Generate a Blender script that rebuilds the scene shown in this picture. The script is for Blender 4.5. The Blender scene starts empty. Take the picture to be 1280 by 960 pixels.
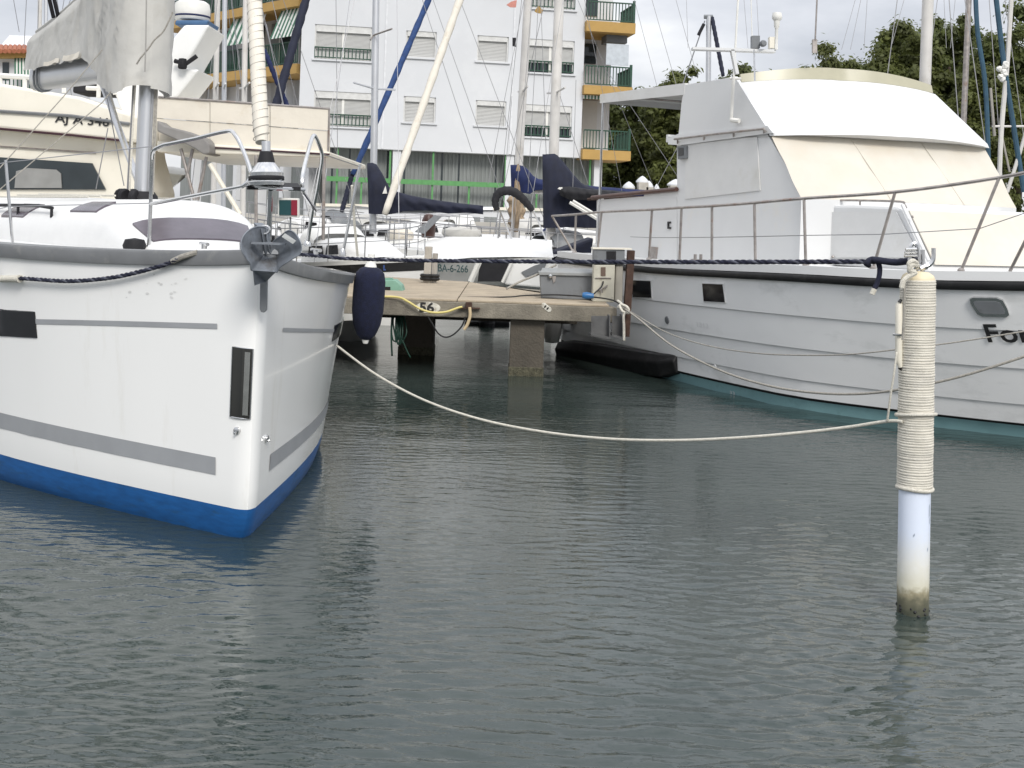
import bpy, bmesh, math, random
import numpy as np
from mathutils import Vector, Matrix
from mathutils import noise as mn
random.seed(7); rng = np.random.default_rng(7)
SC = bpy.context.scene; COL = SC.collection
# ------------------------------------------------------------------ camera, sky, sun, exposure
F_PX = 1500.0; EYE = 1.9; ROLL = math.radians(2.0); HOR = 272.0
cam_d = bpy.data.cameras.new('camera'); cam = bpy.data.objects.new('camera', cam_d); COL.objects.link(cam)
cam_d.sensor_width = 36; cam_d.lens = 36 * F_PX / 1280; cam_d.shift_y = -(480 - HOR) / 1280
cam_d.clip_start = .05; cam_d.clip_end = 4000
cam.matrix_world = Matrix.Translation((0, 0, EYE)) @ Matrix.Rotation(-ROLL, 4, 'Y') @ Matrix.Rotation(math.pi / 2, 4, 'X')
SC.camera = cam
SUN_AZ = math.radians(163); SUN_EL = math.radians(38)
w = bpy.data.worlds.new('World'); SC.world = w; w.use_nodes = True
nt = w.node_tree; nt.nodes.clear()
def wn(t, **k):
    n = nt.nodes.new(t)
    for a, b in k.items(): setattr(n, a, b)
    return n
sky = wn('ShaderNodeTexSky', sky_type='NISHITA', sun_disc=False, sun_elevation=SUN_EL, sun_rotation=SUN_AZ)
tc = wn('ShaderNodeTexCoord'); mp = wn('ShaderNodeMapping'); mp.inputs['Scale'].default_value = (1, 1, 2.6)
n1 = wn('ShaderNodeTexNoise'); n1.inputs['Scale'].default_value = 3.2; n1.inputs['Detail'].default_value = 7; n1.inputs['Roughness'].default_value = .55
cr = wn('ShaderNodeValToRGB'); e = cr.color_ramp.elements
e[0].position = .33; e[0].color = (3.3, 3.48, 3.85, 1); e[1].position = .68; e[1].color = (6.3, 6.35, 6.4, 1)
m_ = cr.color_ramp.elements.new(.5); m_.color = (4.5, 4.63, 4.95, 1)
sx = wn('ShaderNodeSeparateXYZ'); mr = wn('ShaderNodeMapRange')
mr.inputs[1].default_value = 0; mr.inputs[2].default_value = 1; mr.inputs[3].default_value = .92; mr.inputs[4].default_value = 2.1
vm = wn('ShaderNodeVectorMath', operation='SCALE')
mx = wn('ShaderNodeMix', data_type='RGBA'); mx.inputs[0].default_value = .96
bg = wn('ShaderNodeBackground'); bg.inputs[1].default_value = .1; out = wn('ShaderNodeOutputWorld')
L = nt.links.new
L(tc.outputs['Generated'], mp.inputs[0]); L(mp.outputs[0], n1.inputs['Vector']); L(n1.outputs[0], cr.inputs[0])
L(tc.outputs['Generated'], sx.inputs[0]); L(sx.outputs[2], mr.inputs[0])
L(cr.outputs[0], vm.inputs[0]); L(mr.outputs[0], vm.inputs['Scale'])
L(sky.outputs[0], mx.inputs[6]); L(vm.outputs[0], mx.inputs[7]); L(mx.outputs[2], bg.inputs[0]); L(bg.outputs[0], out.inputs[0])
sd = bpy.data.lights.new('sun', 'SUN'); sd.energy = 1.5; sd.angle = math.radians(18); sd.color = (1, .96, .9)
so = bpy.data.objects.new('sun', sd); COL.objects.link(so)
sdir = Vector((math.sin(SUN_AZ) * math.cos(SUN_EL), math.cos(SUN_AZ) * math.cos(SUN_EL), math.sin(SUN_EL)))
so.rotation_euler = (-sdir).to_track_quat('-Z', 'Y').to_euler(); so.location = (0, -5, 30)
SC.view_settings.view_transform = 'Standard'; SC.view_settings.look = 'None'; SC.view_settings.exposure = 0.68
SC.cycles.max_bounces = 8; SC.cycles.use_denoising = True

# ------------------------------------------------------------------ surveying: where a sight line of the photo meets a distance
cR, sR = math.cos(ROLL), math.sin(ROLL)
def ray(px, py):
    u = (px - 640) / F_PX; v = (HOR - py) / F_PX
    return (u * cR - v * sR, u * sR + v * cR)
def at(px, py, D):
    a, b = ray(px, py); return Vector((a * D, D, EYE + b * D))
def pix(p):
    a = p[0] / p[1]; b = (p[2] - EYE) / p[1]
    return (640 + (a * cR + b * sR) * F_PX, HOR - (-a * sR + b * cR) * F_PX)
def solve(fn, px, py, s, z, it=25):      # parameters of a surface point seen at a pixel
    for _ in range(it):
        p = pix(fn(s, z)); ps = pix(fn(s + .01, z)); pz = pix(fn(s, z + .01))
        a, b = (ps[0] - p[0]) / .01, (pz[0] - p[0]) / .01; c, d = (ps[1] - p[1]) / .01, (pz[1] - p[1]) / .01
        det = a * d - b * c
        if abs(det) < 1e-6: break
        rx, ry = px - p[0], py - p[1]
        s += max(-.5, min(.5, (d * rx - b * ry) / det)); z += max(-.3, min(.3, (-c * rx + a * ry) / det))
    return s, z
def interp(x, xs, ys):
    n = len(xs)                               # monotone-ish cubic
    if x <= xs[0]: return ys[0] + (x - xs[0]) * (ys[1] - ys[0]) / (xs[1] - xs[0])
    if x >= xs[-1]: return ys[-1]
    i = 0
    while x > xs[i + 1]: i += 1
    def sl(k):
        if k == 0: return (ys[1] - ys[0]) / (xs[1] - xs[0])
        if k == n - 1: return (ys[-1] - ys[-2]) / (xs[-1] - xs[-2])
        return (ys[k + 1] - ys[k - 1]) / (xs[k + 1] - xs[k - 1])
    h = xs[i + 1] - xs[i]; t = (x - xs[i]) / h
    return (2*t**3-3*t*t+1)*ys[i] + (t**3-2*t*t+t)*h*sl(i) + (-2*t**3+3*t*t)*ys[i+1] + (t**3-t*t)*h*sl(i+1)

# ------------------------------------------------------------------ materials
MATS = {}
def mat(name, col, rough=.5, metal=0, var=.12, scale=6, bump=0, bscale=40, dirt=None, dscale=2.0, dpos=(.55, .75), coat=0, stretch=(1,1,1), spec=.5):
    if name in MATS: return MATS[name]
    m = bpy.data.materials.new(name); m.use_nodes = True; t = m.node_tree; N = t.nodes
    p = N['Principled BSDF']; p.inputs['Roughness'].default_value = rough; p.inputs['Metallic'].default_value = metal
    p.inputs['Coat Weight'].default_value = coat; p.inputs['Specular IOR Level'].default_value = spec
    co = N.new('ShaderNodeTexCoord'); mpp = N.new('ShaderNodeMapping'); mpp.inputs['Scale'].default_value = stretch
    t.links.new(co.outputs['Object'], mpp.inputs[0])
    nz = N.new('ShaderNodeTexNoise'); nz.inputs['Scale'].default_value = scale; nz.inputs['Detail'].default_value = 6
    t.links.new(mpp.outputs[0], nz.inputs['Vector'])
    rp = N.new('ShaderNodeValToRGB'); a, b = rp.color_ramp.elements
    a.position = .3; b.position = .7
    a.color = tuple(c * (1 - var) for c in col) + (1,); b.color = tuple(min(1, c * (1 + var * .6)) for c in col) + (1,)
    t.links.new(nz.outputs[0], rp.inputs[0]); last = rp.outputs[0]
    if dirt:
        nd = N.new('ShaderNodeTexNoise'); nd.inputs['Scale'].default_value = dscale; nd.inputs['Detail'].default_value = 9; nd.inputs['Roughness'].default_value = .65
        t.links.new(mpp.outputs[0], nd.inputs['Vector'])
        rd = N.new('ShaderNodeMapRange'); rd.inputs[1].default_value = dpos[0]; rd.inputs[2].default_value = dpos[1]
        t.links.new(nd.outputs[0], rd.inputs[0])
        mm = N.new('ShaderNodeMix'); mm.data_type = 'RGBA'; mm.inputs[7].default_value = tuple(dirt) + (1,)
        t.links.new(rd.outputs[0], mm.inputs[0]); t.links.new(last, mm.inputs[6]); last = mm.outputs[2]
    t.links.new(last, p.inputs['Base Color'])
    if bump:
        nb = N.new('ShaderNodeTexNoise'); nb.inputs['Scale'].default_value = bscale; nb.inputs['Detail'].default_value = 5
        t.links.new(mpp.outputs[0], nb.inputs['Vector'])
        bp = N.new('ShaderNodeBump'); bp.inputs['Strength'].default_value = bump; bp.inputs['Distance'].default_value = .02
        t.links.new(nb.outputs[0], bp.inputs['Height']); t.links.new(bp.outputs[0], p.inputs['Normal'])
    MATS[name] = m; return m
GEL = mat('white gelcoat', (.80, .80, .78), .22, var=.03, scale=2, dirt=(.66, .65, .6), dscale=1.2, dpos=(.56, .8))
DECKW = mat('white deck', (.70, .70, .69), .5, var=.03, scale=8, bump=.15, bscale=120)
CREAM = mat('cream gelcoat', (.76, .72, .62), .3, var=.05, scale=2, dirt=(.6, .54, .42), dscale=1.5, dpos=(.55, .8))
BLUEAF = mat('blue antifouling', (.012, .10, .31), .45, var=.2, scale=9, dirt=(.02, .07, .14), dscale=4, stretch=(1, 1, 4))
GREYST = mat('grey stripe vinyl', (.32, .33, .345), .35, var=.06)
GREYRAIL = mat('grey toe rail', (.155, .16, .165), .4, var=.12, dirt=(.22, .22, .21), dscale=9)
BLACKG = mat('black acrylic', (.012, .012, .014), .12, var=.3)
SMOKE = mat('smoked hatch', (.10, .085, .105), .25, var=.25, scale=5)
STEEL = mat('stainless steel', (.62, .62, .62), .16, 1, var=.1, scale=15)
OLDSTEEL = mat('weathered steel tube', (.36, .33, .31), .42, .6, var=.3, scale=12, dirt=(.2, .12, .085), dscale=6)
GALV = mat('galvanised iron', (.20, .22, .25), .6, .15, var=.3, scale=18, dirt=(.09, .085, .08), dscale=7, bump=.15, bscale=60)
ALU = mat('anodised mast', (.60, .61, .63), .35, .7, var=.06, scale=3)
ALUW = mat('pale mast paint', (.62, .60, .57), .4, var=.1, scale=3, dirt=(.45, .42, .37))
CANVASG = mat('grey sail canvas', (.50, .49, .46), .85, var=.07, scale=3, bump=.25, bscale=14, dirt=(.42, .40, .36), dscale=2.2)
CANVASC = mat('cream canvas', (.70, .65, .56), .85, var=.06, scale=3, bump=.2, bscale=10, dirt=(.56, .49, .38), dscale=2.5)
CANVASW = mat('white canvas', (.66, .66, .65), .8, var=.05, scale=3, bump=.2, bscale=8, dirt=(.55, .54, .5), dscale=1.5)
SAILC = mat('furled sail cloth', (.70, .66, .58), .8, var=.06, dirt=(.55, .48, .38), dscale=8)
NAVY = mat('navy canvas', (.009, .012, .030), .8, var=.3, scale=5, bump=.3, bscale=12)
BLUEC = mat('royal blue canvas', (.007, .016, .075), .8, var=.25, scale=5, bump=.3, bscale=12)
BLUEROPE = mat('blue furled sail strip', (.02, .055, .17), .8, var=.3, scale=9)
BLACKC = mat('black canvas', (.008, .008, .011), .75, var=.4, bump=.3, bscale=10)
FENDERC = mat('navy fender fleece', (.007, .010, .032), .95, var=.3, scale=30, bump=.4, bscale=150)
WPLASTIC = mat('white plastic', (.74, .73, .69), .4, var=.06)
ROPEW = mat('white rope', (.66, .63, .55), .85, var=.15, scale=60, bump=.5, bscale=220)
ROPEG = mat('old grey rope', (.36, .34, .30), .9, var=.25, scale=50, bump=.5, bscale=220)
ROPEN = mat('navy rope', (.012, .014, .035), .85, var=.3, scale=60, bump=.5, bscale=220)
WIRE = mat('rigging wire', (.30, .30, .31), .4, .7, var=.1)
HULLG = mat('painted plank grey white', (.77, .775, .775), .38, var=.04, scale=1.6, dirt=(.48, .49, .48), dscale=1.3, dpos=(.56, .85), stretch=(1, 1, 2))
TEAL = mat('teal bottom paint', (.20, .36, .38), .55, var=.12, scale=5, dirt=(.14, .25, .25), dscale=5)
TEALSTRIP = mat('teal furled strip', (.035, .085, .13), .8, var=.2)
BLACKR = mat('black rubber', (.010, .010, .011), .55, var=.4, scale=12, dirt=(.03, .03, .03), dscale=6)
CABW = mat('white cabin paint', (.665, .67, .67), .35, var=.03, scale=2, dirt=(.70, .66, .58), dscale=1.6, dpos=(.6, .85))
TONNEAU = mat('stained cream windscreen cover', (.60, .565, .495), .7, var=.05, scale=2, dirt=(.56, .495, .40), dscale=1.3, dpos=(.45, .85), bump=.18, bscale=5)
VISOR = mat('yellowed acrylic visor', (.42, .40, .295), .3, var=.06)
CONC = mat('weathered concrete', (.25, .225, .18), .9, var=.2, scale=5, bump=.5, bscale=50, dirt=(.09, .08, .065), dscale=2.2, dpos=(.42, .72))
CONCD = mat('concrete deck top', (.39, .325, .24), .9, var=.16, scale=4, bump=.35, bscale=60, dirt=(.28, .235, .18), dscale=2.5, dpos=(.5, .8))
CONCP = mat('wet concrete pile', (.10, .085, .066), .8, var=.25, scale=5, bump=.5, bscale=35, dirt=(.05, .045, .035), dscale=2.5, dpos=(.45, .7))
ALGAE = mat('algae and mussels', (.09, .085, .055), .9, var=.5, scale=30, bump=.8, bscale=60)
PILEP = mat('bluish white pile paint', (.66, .72, .84), .45, var=.05, scale=6, dirt=(.72, .70, .60), dscale=3)
PILEC = mat('cream pile paint', (.66, .64, .54), .5, var=.08, scale=8, dirt=(.42, .39, .28), dscale=9)
CAPC = mat('cream cap', (.74, .64, .44), .5, var=.1)
RUST = mat('rusty steel', (.075, .042, .030), .85, .2, var=.45, scale=12, bump=.3, bscale=60, dirt=(.05, .03, .025), dscale=8)
GREYBOX = mat('grey painted steel', (.17, .18, .19), .5, var=.12, scale=5, dirt=(.10, .10, .10), dscale=5)
PEDC = mat('yellowed pedestal plastic', (.50, .48, .40), .5, var=.1, dirt=(.28, .25, .19), dscale=7)
GREENP = mat('pale green plastic', (.18, .34, .26), .5, var=.15)
GREENH = mat('green hose', (.005, .035, .022), .5, var=.3)
YELLOWH = mat('yellow hose', (.62, .52, .18), .5, var=.15)
CABLE = mat('black cable', (.012, .012, .012), .5, var=.2)
BLUEP = mat('blue plug plastic', (.02, .12, .30), .35, var=.1)
INK = mat('black lettering', (.015, .015, .016), .5, var=.1)
INKT = mat('faded teal lettering', (.16, .30, .32), .5, var=.2)
INKB = mat('blue lettering', (.05, .10, .30), .5, var=.1)
WPAINT = mat('white sign paint', (.62, .60, .53), .7, var=.2, scale=15, dirt=(.3, .26, .2), dscale=14, dpos=(.5, .65))
BWALL = mat('white render', (.60, .612, .63), .85, var=.03, scale=.6, bump=.1, bscale=20, dirt=(.68, .69, .70), dscale=.5, dpos=(.52, .85))
SHUT = mat('roller shutter', (.55, .55, .535), .6, var=.04)
OCHRE = mat('ochre render', (.43, .27, .085), .8, var=.1, scale=2, dirt=(.35, .22, .08))
GREENR = mat('dark green railing', (.010, .055, .032), .5, var=.2)
GREENF = mat('bright green steel frame', (.09, .27, .09), .5, var=.15)
CURT = mat('grey curtain glazing', (.215, .23, .225), .45, var=.2, scale=4, stretch=(3, 3, .2))
GLASS = mat('dark window glass', (.035, .045, .05), .06, var=.3, scale=2)
AWNW = mat('awning white', (.64, .65, .62), .85, var=.06)
AWNG = mat('awning green', (.05, .14, .09), .85, var=.1)
TERRA = mat('terracotta tile', (.36, .13, .07), .85, var=.3, scale=8)
LEAFA = mat('oak leaf', (.115, .140, .038), .6, var=.5, scale=1.1)
LEAFB = mat('olive leaf', (.135, .155, .042), .6, var=.45, scale=1.3)
BARK = mat('bark', (.09, .07, .05), .9, var=.3, bump=.5, bscale=10)
NAVR = mat('red lamp lens', (.22, .012, .03), .15, var=.1); NAVG = mat('green lamp lens', (.008, .055, .06), .15, var=.1)
PINKC = mat('faded pink cloth', (.62, .27, .22), .9, var=.25)
STONEW = mat('pale stone', (.45, .42, .37), .9, var=.2, scale=3, bump=.3)
PAVE = mat('quay paving', (.34, .32, .29), .9, var=.15, scale=2)
MAROON = mat('maroon stripe', (.045, .014, .022), .4, var=.1)
BOXCAN = mat('dark blue hull paint', (.012, .022, .06), .3, var=.2)
BARKP = mat('palm fibre', (.36, .27, .18), .95, var=.45, scale=18, bump=.6, bscale=30, stretch=(1,1,.3))
VARN = mat('varnished wood', (.085, .040, .030), .4, var=.25)
WOODG = mat('grey weathered wood', (.33, .31, .28), .9, var=.2, stretch=(4,4,.5))

for m in (LEAFA, LEAFB):       # light passes through the leaves a little
    t = m.node_tree; tr0 = t.nodes.new('ShaderNodeBsdfTranslucent'); ms = t.nodes.new('ShaderNodeMixShader'); ms.inputs[0].default_value = .5
    pn = t.nodes['Principled BSDF']; t.links.new(pn.inputs['Base Color'].links[0].from_socket, tr0.inputs[0])
    t.links.new(pn.outputs[0], ms.inputs[1]); t.links.new(tr0.outputs[0], ms.inputs[2]); t.links.new(ms.outputs[0], t.nodes['Material Output'].inputs[0])
# ------------------------------------------------------------------ mesh building
class MB:
    def __init__(s): s.v = []; s.f = []; s.m = []
    def add(s, vs, fs, mi=0):
        o = len(s.v); s.v += [Vector(v) for v in vs]
        for f in fs: s.f.append([i + o for i in f]); s.m.append(mi)
        return s
    def obox(s, c, hx, hy, hz, mi=0):
        c, hx, hy, hz = map(Vector, (c, hx, hy, hz)); vs = []
        for a in (-1, 1):
            for b in (-1, 1):
                for d in (-1, 1): vs.append(c + hx * a + hy * b + hz * d)
        return s.add(vs, [(0,1,3,2), (4,6,7,5), (0,4,5,1), (2,3,7,6), (0,2,6,4), (1,5,7,3)], mi)
    def box(s, c, d, mi=0): return s.obox(c, (d[0]/2,0,0), (0,d[1]/2,0), (0,0,d[2]/2), mi)
    def prism(s, pts, ext, mi=0):
        pts = [Vector(p) for p in pts]; ext = Vector(ext); n = len(pts)
        return s.add(pts + [p + ext for p in pts], [tuple(range(n)), tuple(range(2*n-1, n-1, -1))] + [(i, (i+1) % n, n+(i+1) % n, n+i) for i in range(n)], mi)
    def grid(s, rows, mi=0, cu=False, cv=False):
        o = len(s.v); nr, nc = len(rows), len(rows[0])
        for r in rows: s.v += [Vector(p) for p in r]
        for i in range(nr if cv else nr - 1):
            for j in range(nc if cu else nc - 1):
                a = o+i*nc+j; b = o+i*nc+(j+1) % nc; i2 = (i+1) % nr
                s.f.append([a, b, o+i2*nc+(j+1) % nc, o+i2*nc+j]); s.m.append(mi if not callable(mi) else mi(i, j))
        return s
    def tube(s, pts, r, n=8, mi=0, caps=True, closed=False):
        pts = [Vector(p) for p in pts]; k = len(pts); R = r if isinstance(r, (list, tuple)) else [r]*k
        rows = []; up = None
        for i in range(k):
            a = pts[(i-1) % k] if (i or closed) else pts[i]; b = pts[(i+1) % k] if (i < k-1 or closed) else pts[i]
            t = (b - a)
            t = t.normalized() if t.length > 1e-9 else Vector((0,0,1))
            if up is None:
                up = t.orthogonal().normalized()
            up = up - t * up.dot(t)
            up = up.normalized() if up.length > 1e-6 else t.orthogonal().normalized()
            q = t.cross(up)
            rows.append([pts[i] + (up*math.cos(2*math.pi*j/n) + q*math.sin(2*math.pi*j/n)) * R[i] for j in range(n)])
        o = len(s.v); s.grid(rows, mi, cu=True, cv=closed)
        if caps and not closed:
            s.f.append([o+j for j in range(n)][::-1]); s.m.append(mi); s.f.append([o+(k-1)*n+j for j in range(n)]); s.m.append(mi)
        return s
    def lathe(s, prof, base, axis=(0,0,1), n=20, mi=0):
        base = Vector(base); ax = Vector(axis).normalized(); u = ax.orthogonal().normalized(); v = ax.cross(u)
        rows = [[base + ax*h + (u*math.cos(2*math.pi*j/n)+v*math.sin(2*math.pi*j/n))*max(r, 1e-4) for j in range(n)] for r, h in prof]
        return s.grid(rows, mi, cu=True)
    def build(s, name, mats, parent=None, smooth=False, bevel=0, origin=None):
        off = Vector((0,0,0))
        if parent is not None:
            q = parent
            while q: off = off + Vector(q.location); q = q.parent
        else:
            xs = np.array([tuple(v) for v in s.v]); mn, mxx = xs.min(0), xs.max(0)
            off = Vector(origin) if origin else Vector(((mn[0]+mxx[0])/2, (mn[1]+mxx[1])/2, mn[2]))
        me = bpy.data.meshes.new(name); me.from_pydata([v - off for v in s.v], [], s.f)
        for m in (mats if isinstance(mats, (list, tuple)) else [mats]): me.materials.append(m)
        me.polygons.foreach_set('material_index', s.m)
        bm = bmesh.new(); bm.from_mesh(me); bmesh.ops.recalc_face_normals(bm, faces=bm.faces); bm.to_mesh(me); bm.free()
        if smooth:
            me.polygons.foreach_set('use_smooth', [True]*len(me.polygons))
            if smooth != 'all': me.set_sharp_from_angle(angle=math.radians(40))
        o = bpy.data.objects.new(name, me); COL.objects.link(o)
        if parent is not None: o.parent = parent
        else: o.location = off
        if bevel:
            b = o.modifiers.new('bevel', 'BEVEL'); b.width = bevel; b.segments = 2; b.limit_method = 'ANGLE'
        return o
def thing(name, label, cat, loc, group=None):
    o = bpy.data.objects.new(name, None); COL.objects.link(o); o.location = loc; o.empty_display_size = .1
    o['label'] = label; o['category'] = cat
    if group: o['group'] = group
    return o
def tag(o, label, cat, group=None):
    o['label'] = label; o['category'] = cat
    if group: o['group'] = group
    return o
def kind(o, k): o['kind'] = k; return o
def smoothpath(pts, n=8):
    pts = [Vector(p) for p in pts]; out_ = []
    for i in range(len(pts)-1):
        p0 = pts[max(i-1, 0)]; p1 = pts[i]; p2 = pts[i+1]; p3 = pts[min(i+2, len(pts)-1)]
        for k in range(n):
            t = k/n
            out_.append(.5*((2*p1)+(p2-p0)*t+(2*p0-5*p1+4*p2-p3)*t*t+(-p0+3*p1-3*p2+p3)*t**3))
    return out_ + [pts[-1]]
def pxpath(lst, n=8): return smoothpath([at(*q) for q in lst], n)
def text_mesh(body, bold=0):
    c = bpy.data.curves.new('lettering', 'FONT'); c.body = body; c.size = 1; c.offset = bold; c.resolution_u = 3; c.extrude = 0.0
    o = bpy.data.objects.new('lettering', c); COL.objects.link(o)
    dg = bpy.context.evaluated_depsgraph_get(); me = bpy.data.meshes.new_from_object(o.evaluated_get(dg))
    bpy.data.objects.remove(o); bpy.data.curves.remove(c)
    vs = [tuple(v.co) for v in me.vertices]; fs = [list(p.vertices) for p in me.polygons]
    bpy.data.meshes.remove(me); return vs, fs
def lettering(body, fn, name, m, parent, bold=0):    # fn maps (x,y) in 0..1 of the text box to a point
    vs, fs = text_mesh(body, bold); xs = [v[0] for v in vs]; ys = [v[1] for v in vs]
    x0, x1, y0, y1 = min(xs), max(xs), min(ys), max(ys)
    b = MB(); b.add([fn((v[0]-x0)/(x1-x0), (v[1]-y0)/(y1-y0)) for v in vs], fs)
    return b.build(name, m, parent)
def rope(name, pts, r, m, label, cat='rope', n=8, group=None):
    return tag(MB().tube(pts, r, n).build(name, m, smooth='all'), label, cat, group)
def twisted(pts, r, twist=9.0, n=6):     # three strands laid around a path
    pts = [Vector(p) for p in pts]; b = MB(); acc = 0; L_ = [0]
    for i in range(1, len(pts)): acc += (pts[i]-pts[i-1]).length; L_.append(acc)
    for k in range(3):
        q = []
        for i, p in enumerate(pts):
            t = (pts[min(i+1, len(pts)-1)] - pts[max(i-1, 0)]).normalized(); u = t.cross(Vector((0,0,1)))
            u = u.normalized() if u.length > .05 else t.orthogonal().normalized()
            v = t.cross(u); a = L_[i]/(r*twist)*2*math.pi/1.0 + k*2*math.pi/3
            q.append(p + (u*math.cos(a)+v*math.sin(a))*r*.5)
        b.tube(q, r*.56, n, 0 if k else 1)
    return b
def resample(pts, step):
    pts = [Vector(p) for p in pts]; out_ = [pts[0]]; need = step
    for i in range(len(pts)-1):
        a, b = pts[i], pts[i+1]; d = (b-a).length; pos = 0
        while d - pos >= need: pos += need; out_.append(a.lerp(b, pos/d)); need = step
        need -= d - pos
    return out_ + [pts[-1]]

# ================================================================== SETTING
# ---- water: rippled sheet, fine near the berth, one flat sheet out to the horizon
def make_water():
    m = bpy.data.materials.new('harbour water'); m.use_nodes = True; t = m.node_tree; N = t.nodes; p = N['Principled BSDF']
    p.inputs['Roughness'].default_value = .02; p.inputs['IOR'].default_value = 1.55
    co = N.new('ShaderNodeTexCoord')
    nz = N.new('ShaderNodeTexNoise'); nz.inputs['Scale'].default_value = .5; nz.inputs['Detail'].default_value = 4
    t.links.new(co.outputs['Object'], nz.inputs[0])
    rp = N.new('ShaderNodeValToRGB'); rp.color_ramp.elements[0].color = (.022, .034, .031, 1); rp.color_ramp.elements[1].color = (.038, .051, .046, 1)
    rp.color_ramp.elements[0].position = .35; rp.color_ramp.elements[1].position = .65
    t.links.new(nz.outputs[0], rp.inputs[0]); t.links.new(rp.outputs[0], p.inputs['Base Color'])
    mp = N.new('ShaderNodeMapping'); mp.inputs['Scale'].default_value = (.55, 1.35, 1); t.links.new(co.outputs['Object'], mp.inputs[0])
    n2 = N.new('ShaderNodeTexNoise'); n2.inputs['Scale'].default_value = 15; n2.inputs['Detail'].default_value = 3; t.links.new(mp.outputs[0], n2.inputs[0])
    bp = N.new('ShaderNodeBump'); bp.inputs['Strength'].default_value = .24; bp.inputs['Distance'].default_value = .02
    t.links.new(n2.outputs[0], bp.inputs['Height']); t.links.new(bp.outputs[0], p.inputs['Normal'])
    NY, NX = 820, 540
    ys = 2.2 * (30 / 2.2) ** (np.arange(NY) / (NY - 1))
    xs = np.linspace(-1, 1, NX)
    Y = np.repeat(ys[:, None], NX, 1); X = xs[None, :] * (1.5 + Y * .62)
    Z = np.zeros_like(X); gust = np.zeros_like(X)
    for i in range(6):
        a = rng.uniform(0, 2*np.pi); k = rng.uniform(.3, 1.6); gust += np.sin(k*(X*np.cos(a)+Y*np.sin(a)) + rng.uniform(0, 6))
    gust = np.clip(.80 + .20*gust, .25, 1.5)
    wlx = np.zeros_like(X); wly = np.zeros_like(X)
    for i in range(4):
        a = rng.uniform(0, 2*np.pi); k = rng.uniform(.8, 2.2)
        wlx += .07*np.sin(k*(X*np.cos(a)+Y*np.sin(a)) + rng.uniform(0, 6)); wly += .07*np.cos(k*(X*np.sin(a)-Y*np.cos(a)) + rng.uniform(0, 6))
    for i in range(84):
        lam = .04 * (.30/.04) ** rng.random(); k = 2*np.pi/lam
        if i >= 76: lam = rng.uniform(.5, 1.5); k = 2*np.pi/lam
        th = math.pi/2 + rng.normal(0, .30)
        slope = .034*np.exp(-((np.log(lam/.085))/.6)**2) if i < 76 else .0045
        ph = k*((X+wlx)*np.cos(th)+(Y+wly)*np.sin(th)) + rng.uniform(0, 6.28)
        fade = np.clip((lam/(Y*Y*.0007+.006) - 1.0), 0, 1)
        Z += slope/k*fade*(np.sin(ph) + .30*np.sin(2*ph+1.57) + .12*np.sin(3*ph+3.14))
    Z = Z*gust
    edge = np.clip(np.minimum((1-np.abs(xs))[None, :]*8, np.minimum((Y-2.2), (30-Y)*.3)), 0, 1); Z = Z*edge
    V = np.stack([X, Y, Z], -1).reshape(-1, 3)
    i = np.arange(NY-1)[:, None]*NX + np.arange(NX-1)[None, :]
    Fq = np.stack([i, i+1, i+NX+1, i+NX], -1).reshape(-1, 4)
    me = bpy.data.meshes.new('water'); me.vertices.add(len(V)); me.vertices.foreach_set('co', V.astype(np.float32).ravel())
    me.loops.add(Fq.size); me.loops.foreach_set('vertex_index', Fq.astype(np.int32).ravel())
    me.polygons.add(len(Fq)); me.polygons.foreach_set('loop_start', (np.arange(len(Fq))*4).astype(np.int32)); me.polygons.foreach_set('loop_total', np.full(len(Fq), 4, np.int32))
    me.update(calc_edges=True); me.materials.append(m); me.polygons.foreach_set('use_smooth', [True]*len(Fq))
    o = bpy.data.objects.new('water', me); COL.objects.link(o); kind(o, 'structure')
    b = MB()                                   # the rest of the basin, joined edge to edge round the rippled part
    xl = lambda y: 1.5 + y*.62
    b.add([(-900, -60, 0), (900, -60, 0), (900, 2.2, 0), (xl(2.2), 2.2, 0), (-xl(2.2), 2.2, 0), (-900, 2.2, 0)], [(0,1,2,3,4,5)])
    b.add([(xl(2.2), 2.2, 0), (900, 2.2, 0), (900, 30, 0), (xl(30), 30, 0)], [(0,1,2,3)])
    b.add([(-xl(2.2), 2.2, 0), (-xl(30), 30, 0), (-900, 30, 0), (-900, 2.2, 0)], [(0,1,2,3)])
    b.add([(-900, 30, 0), (-xl(30), 30, 0), (xl(30), 30, 0), (900, 30, 0), (900, 900, 0), (-900, 900, 0)], [(0,1,2,3,4,5)])
    o2 = b.build('water', m, origin=(0, 0, 0)); kind(o2, 'structure')
make_water()
kind(MB().box((0, 600, -2.5), (2600, 2600, 1)).build('seabed', PAVE), 'structure')
kind(MB().box((0, 145, .55), (520, 202, 2.3)).build('quay', mat('pale quay stone', (.48, .46, .42), .9, var=.15, scale=2, dirt=(.3, .28, .25))), 'structure')     # promenade from y=44 back, top at 1.7

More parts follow.
